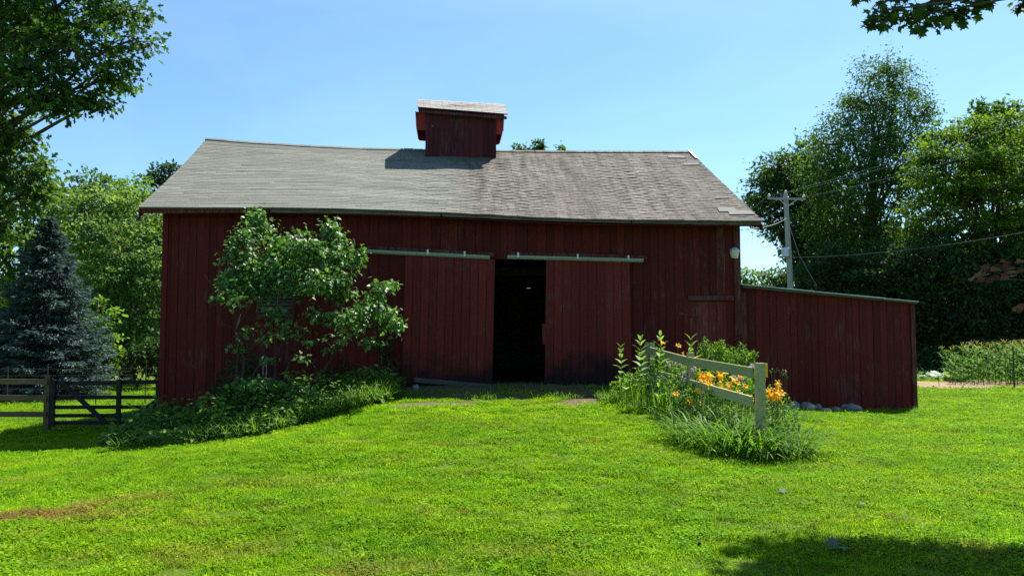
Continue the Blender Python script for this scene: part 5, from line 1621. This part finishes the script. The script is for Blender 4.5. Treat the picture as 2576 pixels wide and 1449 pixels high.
# seed stalks right of the near post
def seedstalks():
    p = P(1960, 1000, 12.2); base = np.array([p[0], 12.2, hz(p[0], 12.2)])
    t = thing('seed_stalks', 'thin dry seed stalks rising right of the near fence post', 'plant', tuple(base))
    mb = MB()
    for px, py, qx in ((1940, 935, 1950), (1948, 930, 1953), (1963, 933, 1960), (1975, 930, 1970), (1980, 945, 1972), (1968, 940, 1966)):
        a = P(qx, 1060, 12.2) - base; a[2] = 0; c = P(px, py, 12.2) - base
        mb.tube([a, (a + c) / 2 + (.01, 0, 0), c], [.004, .0035, .003], 5)
        for k in range(4): 
            e = c + np.array([rng.normal(0, .035), rng.normal(0, .03), rng.uniform(-.03, .05)]); mb.tube([c - (0, 0, .05), e], [.003, .008], 5)
    part('stalks', mb, M['stalk'], t)
seedstalks()
# unmown grass around the bed
def tallgrass(label, regs, L0, L1, m, w=(.006, .012)):
    mb = MB()
    for px, py, rx, ry, n in regs:
        g = G(px, py)
        a = rng.random(n) * 6.283; r = np.sqrt(rng.random(n))
        x = g[0] + np.cos(a) * r * rx; y = g[1] + np.sin(a) * r * ry
        b = np.stack([x, y, height(x, y) - .01], 1)
        aa = rng.random(n) * 6.283
        strips(mb, b, np.stack([np.cos(aa) * .5, np.sin(aa) * .5, np.ones(n)], 1), rng.uniform(L0, L1, n), rng.uniform(*w, n), rng.uniform(.3, 1.7, n), np.clip(rng.normal(.55, .22, n), 0, 1))
    return tag(part('tall_grass', mb, m), label, 'grass', None, 'stuff')
tallgrass('unmown grass fringe around the flower bed and fence', [(1560, 1000, .5, .9, 1500), (1600, 1010, .45, .8, 1300), (1650, 1030, .45, .8, 1300), (1700, 1060, .4, .7, 1200), (1750, 1090, .35, .6, 900), (1820, 1120, .4, .35, 900), (1900, 1128, .4, .3, 800), (1980, 1100, .35, .6, 900), (1990, 1050, .4, .8, 700), (1850, 1060, .6, 1.4, 1800), (1760, 1040, .6, 1.4, 1500), (1680, 1000, .5, 1.2, 1200)], .1, .3, M['lily'])
tallgrass('longer grass blades at the lawn edge before the barn doors', [(1210, 1004, .35, .2, 260), (1400, 1002, .5, .1, 260), (1000, 1000, .5, .4, 500), (1540, 1000, .25, .4, 400), (1130, 990, .9, .4, 200), (1480, 980, .6, .5, 150), (1310, 978, .7, .3, 90), (230, 1068, .5, .2, 300), (60, 1060, 1.3, .3, 1400), (120, 1075, .5, .2, 300), (2290, 1036, .3, .12, 120), (2230, 1038, .5, .06, 80)], .08, .24, M['green'], (.005, .01))

# ------------------------------------------------------------------ garden: corn, squash, stakes
def corn_proto():
    out = []
    for v in range(4):
        st = MB(); H = 1.25
        st.tube([(0, 0, -.05), (.01, 0, H * .5), (0, 0, H)], [.016, .013, .006], 6)
        lv = MB(); n = 11
        a = np.arange(n) * 2.6 + rng.normal(0, .3, n); z = np.linspace(.12, H * .95, n)
        b = np.stack([np.zeros(n), np.zeros(n), z], 1)
        strips(lv, b, np.stack([np.cos(a) * .8, np.sin(a) * .8, np.ones(n)], 1), rng.uniform(.5, .75, n), rng.uniform(.055, .08, n), rng.uniform(1.2, 2.3, n), np.clip(rng.normal(.55, .2, n), 0, 1), 5)
        ts = MB(); n = 7; aa = rng.random(n) * 6.28
        strips(ts, np.tile((0, 0, H), (n, 1)), np.stack([np.cos(aa) * .4, np.sin(aa) * .4, np.ones(n)], 1), rng.uniform(.15, .24, n), .014, .6, rng.random(n), 4)
        out.append((st.mesh('stalk', M['corn']), lv.mesh('leaves', M['corn']), ts.mesh('tassel', M['tassel'])))
    return out
CORN = corn_proto()
cn = 0
for row in range(6):
    yy = 29.5 + row * 1.1
    for xx in np.arange(17.0 + .9 * row * .55, 25.5, .36):
        x_, y_ = xx + rng.normal(0, .05), yy + rng.normal(0, .06) + (xx - 20) * -.12
        st, lv, ts = CORN[cn % 4]
        s = np.interp(xx, [17, 18.5, 20, 25], [.62, .9, 1.12, 1.35]) * rng.uniform(.9, 1.1)
        o = thing('corn_plant', 'leafy green corn plant in the rows at the garden', 'corn', (x_, y_, hz(x_, y_)), rng.uniform(0, 6.28), 'corn plants in the garden rows')
        o.scale = (s, s, s)
        link('stalk', st, o); link('leaves', lv, o)
        if xx > 18.6: link('tassel', ts, o)
        cn += 1
def squash(label, px, py, n, spread):
    g = G(px, py); base = np.array([g[0], g[1], hz(g[0], g[1])])
    t = thing('squash_plant', label, 'squash', tuple(base), 0, 'squash plants on the straw')
    mb = MB()
    mb2 = MB(); add_leaves(mb2, np.zeros((1, 3)), np.array([[0, 1., 0]]), np.array([[0, 0, 1.]]), 1.0, star([(0, .1, 0), (.45, 0, .05), (.55, .35, .1), (.5, .7, .08), (.2, .75, .02), (0, 1, 0), (-.2, .75, .02), (-.5, .7, .08), (-.55, .35, .1), (-.45, 0, .05)]), .5)
    me = mb2.mesh('leaf', SQ, True)
    for i in range(n):
        a = rng.random() * 6.283; r = spread * math.sqrt(rng.random()); h = rng.uniform(.12, .38) * (1.1 - .5 * r / spread)
        c = np.array([math.cos(a) * r, math.sin(a) * r * .9, h])
        mb.tube([(c[0] * .3, c[1] * .3, 0), tuple(c)], [.012, .007], 5)
        o = link('leaf', me, t); o.location = c; o.rotation_euler = (rng.normal(.15, .3), rng.normal(0, .3), rng.random() * 6.28); o.scale = (rng.uniform(.2, .36),) * 3
    part('stems', mb, M['stalk'], t)
SQ = leafmat('squash_leaf', G3((.12, .22, .08), (.18, .3, .12), (.26, .38, .18)), .35, .4, .5, 'obj')
squash('spreading squash plant with large pale leaves on the straw', 2375, 957, 46, 1.15)
squash('squash plant half hidden by the shed corner', 2318, 950, 22, .7)
squash('small pale-leaved squash runner at the patch right end', 2415, 960, 12, .45)
for (px, y0, y1, r, lab) in ((2552, 980, 870, .03, 'dark thin garden stake before the corn'), (2363, 972, 935, .012, 'thin short stick in the straw near the squash')):
    g = G(px, y0); tp = P(px - 4, y1, g[1])
    mb = MB(); mb.tube([(g[0], g[1], hz(g[0], g[1]) - .1), tuple(tp)], [r, r * .8], 6)
    tag(part('garden_stake', mb, M['darkwire']), lab, 'stake')

# ------------------------------------------------------------------ rocks by the shed
def rock(label, px, py, w, h, m, dpt=None, v=-.35):
    a = F(px - w / 2, py, v); b_ = F(px + w / 2, py, v)
    c = toworld((a[0] + b_[0]) / 2, v, 0); g = hz(c[0], c[1])
    W = (b_[0] - a[0]); Hh = h * 17.2 / FPX
    n, k = 12, 8
    pts = []
    ph = rng.random(6) * 6.28
    th = np.linspace(0, 2 * math.pi, n, endpoint=False); zz = np.linspace(-.95, .97, k)
    prof = np.sqrt(1 - zz ** 2)
    mb = MB()
    T, Z = np.meshgrid(th, zz); PR = np.sqrt(1 - Z ** 2) ** .75
    wob = 1 + .12 * np.sin(2 * T + ph[0]) + .08 * np.sin(3 * T + ph[1] + 2 * Z) + .06 * np.sin(5 * T + ph[2] - 3 * Z) + rng.normal(0, .018, T.shape)
    V = np.stack([np.cos(T) * PR * wob * W / 2, np.sin(T) * PR * wob * W * .4, Z * wob * Hh * .62 + .06 * W * np.cos(T + ph[3])], -1).reshape(-1, 3)
    f = [(i * n + j, i * n + (j + 1) % n, (i + 1) * n + (j + 1) % n, (i + 1) * n + j) for i in range(k - 1) for j in range(n)]
    mb.add(V, f); mb.add(V[-n:], [tuple(range(n))]); mb.add(V[:n], [tuple(range(n))[::-1]])
    o = part('rock', mb, m, None, True)
    o.location = (c[0], c[1], g + Hh * .38)
    tag(o, label, 'rock', 'field stones along the shed foot')
rock('blue-grey rounded rock nearest the daylilies at the shed foot', 1993, 1006, 34, 20, M['rock'], v=-.45)
rock('brown rock behind the tan one at the shed foot', 2029, 1004, 30, 20, M['rock'], v=-.35)
rock('light tan sunlit rock in front of the brown one', 2038, 1010, 30, 19, M['rock_tan'], v=-.62)
rock('small dark rock right of the tan one', 2058, 1010, 20, 18, M['rock'], v=-.5)
rock('flat tan rock low in the mulch, left of the small grey one', 2076, 1024, 28, 10, M['rock_tan'], v=-.75)
rock('small grey rock between flat tan rock and the big pale one', 2103, 1026, 24, 13, M['rock'], v=-.55)
rock('greenish shaded rock touching the shed boards', 2128, 1026, 26, 17, M['rock'], v=-.3)
rock('big pale grey boulder furthest right along the shed', 2149, 1026, 40, 20, M['rock'], v=-.5)
rock('pale flat stone chip on the grass edge before the doors', 1398, 992, 12, 4, M['white'], v=-1.7)
rock('dark half-buried stone at the weeds left of the doors', 1045, 985, 16, 12, M['rock'], v=-.8)
for px, lab in ((1998, 'upright thin stick behind the blue-grey rock'), (2030, 'leaning thin stick behind the brown rock')):
    a = F(px, 1000, -.2); c = toworld(a[0], -.2, 0); g = hz(c[0], c[1])
    mb = MB(); mb.tube([(c[0], c[1], g), (c[0] + (.05 if px > 2000 else 0), c[1], g + .27)], [.006, .004], 5)
    tag(part('stick', mb, M['dryseed']), lab, 'stick')

# ------------------------------------------------------------------ foreground maple with overhanging branch
def maple():
    base = np.array([9.3, 6.5, hz(9.3, 6.5)])
    t = thing('maple_tree', 'green maple branch hanging into the upper right sky', 'tree', tuple(base))
    wd = MB(); wd.tube([base + (0, 0, -.2), base + (-.1, .2, 2), base + (.05, .3, 4.5), base + (-.2, .5, 8)], [.34, .27, .22, .1], 10)
    vis = [(2195, 55, 7.9, 40, 18), (2230, 25, 8, 50, 30), (2290, 40, 8.2, 60, 30), (2350, 25, 8.2, 60, 32), (2400, 45, 8.1, 45, 20), (2430, 20, 8.3, 50, 26), (2465, 8, 8.3, 35, 18), (2290, -10, 8.3, 100, 30), (2420, -20, 8.4, 80, 26), (2330, 60, 8, 60, 14), (2160, -8, 8, 26, 12), (2570, 10, 8.4, 26, 20)]
    tgt = [(2140, 1418, 6.0, .5, .22), (2230, 1434, 6.0, .5, .22), (2330, 1446, 6.2, .5, .2), (2430, 1456, 6.2, .5, .2), (2530, 1460, 6.4, .5, .2), (2640, 1456, 6.6, .5, .3), (2110, 1475, 6.2, .45, .3), (2180, 1490, 6.4, .7, .3), (2400, 1500, 6.6, .7, .35), (2640, 1520, 6.8, .7, .4), (2090, 1590, 6.6, .5, .4), (2250, 1600, 7, .8, .5), (2600, 1640, 7, .9, .5), (2900, 1500, 6.8, .9, .6)]
    off = [(2350, -120, 8.4, 200, 70), (2520, -80, 8.6, 120, 60), (2650, -30, 8.4, 120, 70), (2800, -60, 7.8, 200, 110), (2700, -200, 8.2, 220, 130), (3000, -200, 7.5, 260, 180), (2900, 100, 7.4, 130, 90), (2450, -260, 8.8, 200, 110), (3150, 50, 7.0, 200, 150)]
    lobes = lobes_px(vis)
    sg = []
    for c, r in lobes:
        n = int(330 * r[0] * r[2] * 3.14) + 22
        u_ = unit(rng.normal(0, 1, (n, 3))) * (rng.random((n, 1)) ** .45)
        pos = c + u_ * r * np.array([1, 1.4, 1])
        for k in range(n): sg.append(pos[k])
        limb(wd, base + (-.1, .3, 4.3), c + (0, 0, .1), .05, .008, 8, .12)
        for k in range(0, n, 6): limb(wd, c, pos[k], .006, .003, 3, .1)
    sg = np.array(sg); n = len(sg)
    a = rng.random(n) * 6.283
    yd = np.stack([np.cos(a) - .2, np.sin(a) - .4, rng.normal(-.75, .35, n)], 1); nrm = np.stack([rng.normal(0, .4, n), rng.normal(-.25, .4, n), np.ones(n) * .8], 1)
    sz = rng.uniform(.075, .13, n)
    one = MB(); add_leaves(one, np.zeros((1, 3)), np.array([[0, 1., 0]]), np.array([[0, 0, 1.]]), 1.0, MAPLE, .5)
    me = one.mesh('leaf', M['maple_o'])
    order = np.argsort(-sz * (1 + .5 * (sg[:, 2] < 5.05)))
    for k in order[:299]:
        yv = Vector(yd[k]).normalized(); xv = yv.cross(Vector(nrm[k])).normalized(); zv = xv.cross(yv)
        o = link('leaf', me, t)
        o.matrix_basis = Matrix.Translation(Vector(sg[k] - base)) @ Matrix((xv, yv, zv)).transposed().to_4x4() @ Matrix.Scale(float(sz[k]), 4)
    lv = MB(); k = order[299:]
    add_leaves(lv, sg[k], yd[k], nrm[k], sz[k], MAPLE, np.clip(rng.normal(.5, .2, len(k)), 0, 1))
    kk = math.cos(SUN_EL) / math.sin(SUN_EL)
    lo = []
    for px, py, zz, rx, ry in tgt:
        g = G(px, py)
        lo.append((np.array([g[0] + zz * kk * math.sin(SUN_AZ), g[1] + zz * kk * math.cos(SUN_AZ), zz]), np.array([rx, ry, .35])))
    lo += lobes_px(off[5:6] + off[8:])
    for c, r in lo: limb(wd, base + (-.1, .3, rng.uniform(3.5, 5)), c, .07, .02, 7, .12)
    crown_leaves(lv, wd, lo, .13, 44, .28, 16, MAPLE, flat=.6, shell=.2)
    for m_ in (wd, lv): m_.v = [v - base for v in m_.v]
    part('trunk', wd, M['bark'], t)
    o = part('crown', lv, M['maple'], t); o['kind'] = 'stuff'
maple()
def purple():
    base = np.array([6.6, 6.3, hz(6.6, 6.3)])
    t = thing('purple_leaf_tree', 'purple-brown leafy branch tip reaching in at the right border', 'tree', tuple(base))
    wd = MB(); wd.tube([base + (0, 0, -.1), base + (0, .1, 1.2), base + (.1, .1, 2.6)], [.09, .06, .03], 8)
    D_ = 6.6
    pts = []
    rows = [(2447, 697, 0), (2470, 690, 0), (2478, 699, 0), (2492, 688, 0), (2500, 700, 0), (2510, 692, 0), (2520, 682, 0), (2518, 697, 0), (2530, 690, 0), (2540, 696, 0), (2548, 684, 0), (2555, 692, 0), (2565, 686, 0), (2572, 694, 0), (2485, 680, 0), (2500, 676, 0), (2512, 672, 0), (2525, 670, 0), (2540, 672, 0), (2555, 674, 0), (2568, 668, 0), (2580, 680, 0), (2530, 655, 0), (2545, 660, 0), (2575, 655, 0), (2490, 668, 0), (2560, 772, 0), (2575, 775, 0), (2585, 770, 0), (2590, 690, 0), (2600, 670, 0), (2610, 690, 0), (2615, 660, 0)]
    one = MB(); add_leaves(one, np.zeros((1, 3)), np.array([[0, 1., 0]]), np.array([[0, 0, 1.]]), 1.0, OVAL, .5)
    one.v = [v * np.array([1.35, 1, 1]) for v in one.v]
    me = one.mesh('leaf', M['purple_o'], True)
    for px, py, _ in rows:
        c = P(px, py, D_ + rng.uniform(-.25, .25))
        yv = Vector((-1 + rng.normal(0, .4), -.3 + rng.normal(0, .5), rng.normal(-.25, .25))).normalized(); nv = Vector((rng.normal(0, .3), rng.normal(-.9, .4), .8)); xv = yv.cross(nv).normalized(); zv = xv.cross(yv)
        o = link('leaf', me, t); o.matrix_basis = Matrix.Translation(Vector(c - base)) @ Matrix((xv, yv, zv)).transposed().to_4x4() @ Matrix.Scale(float(rng.uniform(.075, .11)), 4)
    limb(wd, base + (0, .1, 1.3), P(2450, 697, D_), .02, .003, 8, .05)
    limb(wd, base + (0, .1, 1.4), P(2500, 672, D_), .018, .003, 8, .05)
    limb(wd, base + (0, .1, 1.0), P(2562, 773, D_), .018, .003, 6, .05)
    lo = lobes_px([(2720, 640, D_, 90, 60), (2830, 560, D_, 120, 90), (2950, 640, D_, 130, 110), (2900, 440, D_, 130, 90), (2760, 720, D_, 80, 50)])
    lv = MB(); crown_leaves(lv, wd, lo, .1, 26, .16, 14, OVAL, flat=.5, shell=.2, wid=1.3)
    for m_ in (wd, lv): m_.v = [v - base for v in m_.v]
    part('trunk', wd, M['bark'], t); part('crown', lv, M['purple'], t)
purple()

# fallen leaves on the lawn
def fallen(label, px, py, s, m, tmpl=MAPLE, n=1, lift=.05):
    g = G(px, py)
    mb = MB()
    pos = np.array([(rng.normal(0, .1) if n > 1 else 0, rng.normal(0, .1) if n > 1 else 0, lift + .01 * k) for k in range(n)])
    a = rng.random(n) * 6.28
    add_leaves(mb, pos, np.stack([np.cos(a), np.sin(a), rng.normal(0, .3, n)], 1), np.stack([rng.normal(0, .4, n), rng.normal(-.3, .4, n), np.ones(n)], 1), s * rng.uniform(.85, 1.1, n), tmpl, .5)
    o = part('fallen_leaf', mb, m); o.location = (g[0], g[1], hz(g[0], g[1]))
    tag(o, label, 'leaf', 'fallen leaves on the lawn')
fallen('dark brown curled leaf at the top edge of the lawn shadow', 2032, 1329, .1, M['leaf_dead'], lift=.06)
for i, (dx, dy, lab) in enumerate(((0, -4, 'topmost pale leaf of the clump lying in the lawn shadow'), (-16, 3, 'left grey-green leaf of the clump lying in the lawn shadow'), (12, 4, 'lower pale leaf of the clump lying in the lawn shadow'), (26, 2, 'right dark leaf of the clump lying in the lawn shadow'))):
    fallen(lab, 2110 + dx, 1391 + dy, .11, M['leaf_pale'] if i != 3 else M['leaf_dead'], lift=.055)
fallen('dry tan leaf on the lawn left of the shadow', 1763, 1381, .07, M['leaf_dead'], OVAL)
fallen('orange-brown leaf on the open middle lawn', 1168, 1298, .09, M['leaf_dead'])
fallen('pale upturned leaf on the right lawn above the shadow', 1976, 1245, .11, M['leaf_pale'])
fallen('small pale leaf on the right lawn, lower than the first', 2050, 1270, .08, M['leaf_pale'], OVAL)
fallen('small pale leaf right of the other pale ones', 2165, 1282, .08, M['leaf_pale'], OVAL)
fallen('brown leaf on the far right lawn', 2230, 1180, .09, M['leaf_dead'])
fallen('brown leaf between the pale leaves on the right lawn', 2104, 1245, .08, M['leaf_dead'], OVAL)

# ------------------------------------------------------------------ mown lawn blades (instanced patches)
def patch(n, R_, h0, h1, w):
    mb = MB()
    a = rng.random(n) * 6.283; r = R_ * np.sqrt(rng.random(n))
    b = np.stack([np.cos(a) * r, np.sin(a) * r, np.full(n, -.01)], 1)
    aa = rng.random(n) * 6.283; tl = rng.uniform(.1, .9, n)
    strips(mb, b, np.stack([np.cos(aa) * tl, np.sin(aa) * tl, np.ones(n)], 1), rng.uniform(h0, h1, n), rng.uniform(w * .7, w * 1.3, n), rng.uniform(.2, 1.5, n), np.clip(rng.normal(.5, .32, n), 0, 1), 3)
    return mb.mesh('grass_patch', M['grass'])
pc = bpy.data.collections.new('grass_patches')
for i in range(5):
    pc.objects.link(bpy.data.objects.new('grass_patch', patch(215, .17, .026, .058, .0046)))
for i in range(2):
    mbp = MB(); n = 90
    a = rng.random(n) * 6.283; rr = .16 * np.sqrt(rng.random(n))
    add_leaves(mbp, np.stack([np.cos(a) * rr, np.sin(a) * rr, rng.uniform(.012, .04, n)], 1), np.stack([np.cos(a * 3), np.sin(a * 3), rng.normal(.1, .3, n)], 1), np.stack([rng.normal(0, .35, n), rng.normal(0, .35, n), np.ones(n)], 1), rng.uniform(.014, .028, n), OVAL, np.clip(rng.normal(.3, .2, n), 0, 1), 1.5)
    n = 60
    aa = rng.random(n) * 6.283; rr = .17 * np.sqrt(rng.random(n))
    strips(mbp, np.stack([np.cos(aa) * rr, np.sin(aa) * rr, np.full(n, -.01)], 1), np.stack([np.cos(aa * 5) * .5, np.sin(aa * 5) * .5, np.ones(n)], 1), rng.uniform(.03, .075, n), .005, rng.uniform(.3, 1.3, n), np.clip(rng.normal(.6, .25, n), 0, 1), 3)
    pc.objects.link(bpy.data.objects.new('clover_patch', mbp.mesh('clover_patch', M['grass'])))
def lawn():
    P_, S_ = [], []
    for (y0, y1, dens, s) in ((2.5, 5, 60, 1.0), (5, 8, 85, 1.0), (8, 12, 70, 1.05), (12, 17, 55, 1.2), (17, 24, 30, 1.5), (24, 38, 16, 2.0)):
        W = .78 * y1 + 2.5
        n = int(2 * W * (y1 - y0) * dens)
        x = rng.uniform(-W, W, n); y = rng.uniform(y0, y1, n)
        k = np.abs(x) < .72 * y + 2.5
        x, y = x[k], y[k]
        u_, v_ = barn_uv(x, y)
        k = ~((u_ > UWL - .1) & (u_ < us1 + .05) & (v_ > -.12))
        k &= ~((y > 24) & (x > -8) & (x < 9))
        d = np.maximum(mask(x, y, DIRT), mask(x, y, STRAW))
        k &= rng.random(len(x)) > d * 1.02
        P_.append(np.stack([x[k], y[k]], 1)); S_.append(np.full(k.sum(), s))
    p = np.concatenate(P_); s = np.concatenate(S_)
    n = len(p)
    z = height(p[:, 0], p[:, 1])
    me = bpy.data.meshes.new('lawn_grass')
    me.vertices.add(n)
    me.vertices.foreach_set('co', np.column_stack([p, z]).astype(np.float32).ravel())
    tone = 1 + .18 * vnoise(p[:, 0], p[:, 1], 1.4)
    at = me.attributes.new('scl', 'FLOAT', 'POINT'); at.data.foreach_set('value', (s * tone * rng.uniform(.75, 1.25, n)).astype(np.float32))
    at = me.attributes.new('rot', 'FLOAT_VECTOR', 'POINT'); at.data.foreach_set('vector', np.column_stack([rng.normal(0, .08, n), rng.normal(0, .08, n), rng.random(n) * 6.283]).astype(np.float32).ravel())
    at = me.attributes.new('dryness', 'FLOAT', 'POINT'); at.data.foreach_set('value', np.clip(mask(p[:, 0], p[:, 1], DRY), 0, 1).astype(np.float32))
    o = link('lawn_grass', me)
    ng = bpy.data.node_groups.new('scatter_grass', 'GeometryNodeTree')
    ng.interface.new_socket('Geometry', in_out='INPUT', socket_type='NodeSocketGeometry')
    ng.interface.new_socket('Geometry', in_out='OUTPUT', socket_type='NodeSocketGeometry')
    gi = ng.nodes.new('NodeGroupInput'); go = ng.nodes.new('NodeGroupOutput')
    ip = ng.nodes.new('GeometryNodeInstanceOnPoints'); ci = ng.nodes.new('GeometryNodeCollectionInfo')
    ci.inputs['Collection'].default_value = pc; ci.inputs['Separate Children'].default_value = True; ci.inputs['Reset Children'].default_value = True
    ra = ng.nodes.new('GeometryNodeInputNamedAttribute'); ra.data_type = 'FLOAT_VECTOR'; ra.inputs[0].default_value = 'rot'
    sa = ng.nodes.new('GeometryNodeInputNamedAttribute'); sa.data_type = 'FLOAT'; sa.inputs[0].default_value = 'scl'
    da = ng.nodes.new('GeometryNodeInputNamedAttribute'); da.data_type = 'FLOAT'; da.inputs[0].default_value = 'dryness'
    st = ng.nodes.new('GeometryNodeStoreNamedAttribute'); st.data_type = 'FLOAT'; st.domain = 'INSTANCE'; st.inputs['Name'].default_value = 'dry'
    ip.inputs['Pick Instance'].default_value = True
    L = ng.links.new
    L(gi.outputs[0], ip.inputs['Points']); L(ci.outputs[0], ip.inputs['Instance']); L(ra.outputs[0], ip.inputs['Rotation']); L(sa.outputs[0], ip.inputs['Scale'])
    L(ip.outputs[0], st.inputs['Geometry'])
    L(da.outputs[0], st.inputs['Value'])
    L(st.outputs[0], go.inputs[0])
    md = o.modifiers.new('scatter', 'NODES'); md.node_group = ng
    tag(o, 'short mown bright green lawn grass', 'grass', None, 'stuff')
    return n
# instance attributes are read in the blades' material
for m_ in (M['grass'],):
    for nd_ in m_.node_tree.nodes:
        if nd_.type == 'ATTRIBUTE' and nd_.attribute_name == 'dry': nd_.attribute_type = 'INSTANCER'
print('grass patches', lawn())
print('objects', len(bpy.data.objects), 'tris', sum(len(o.data.loops) - 2 * len(o.data.polygons) for o in COL.objects if o.type == 'MESH'))
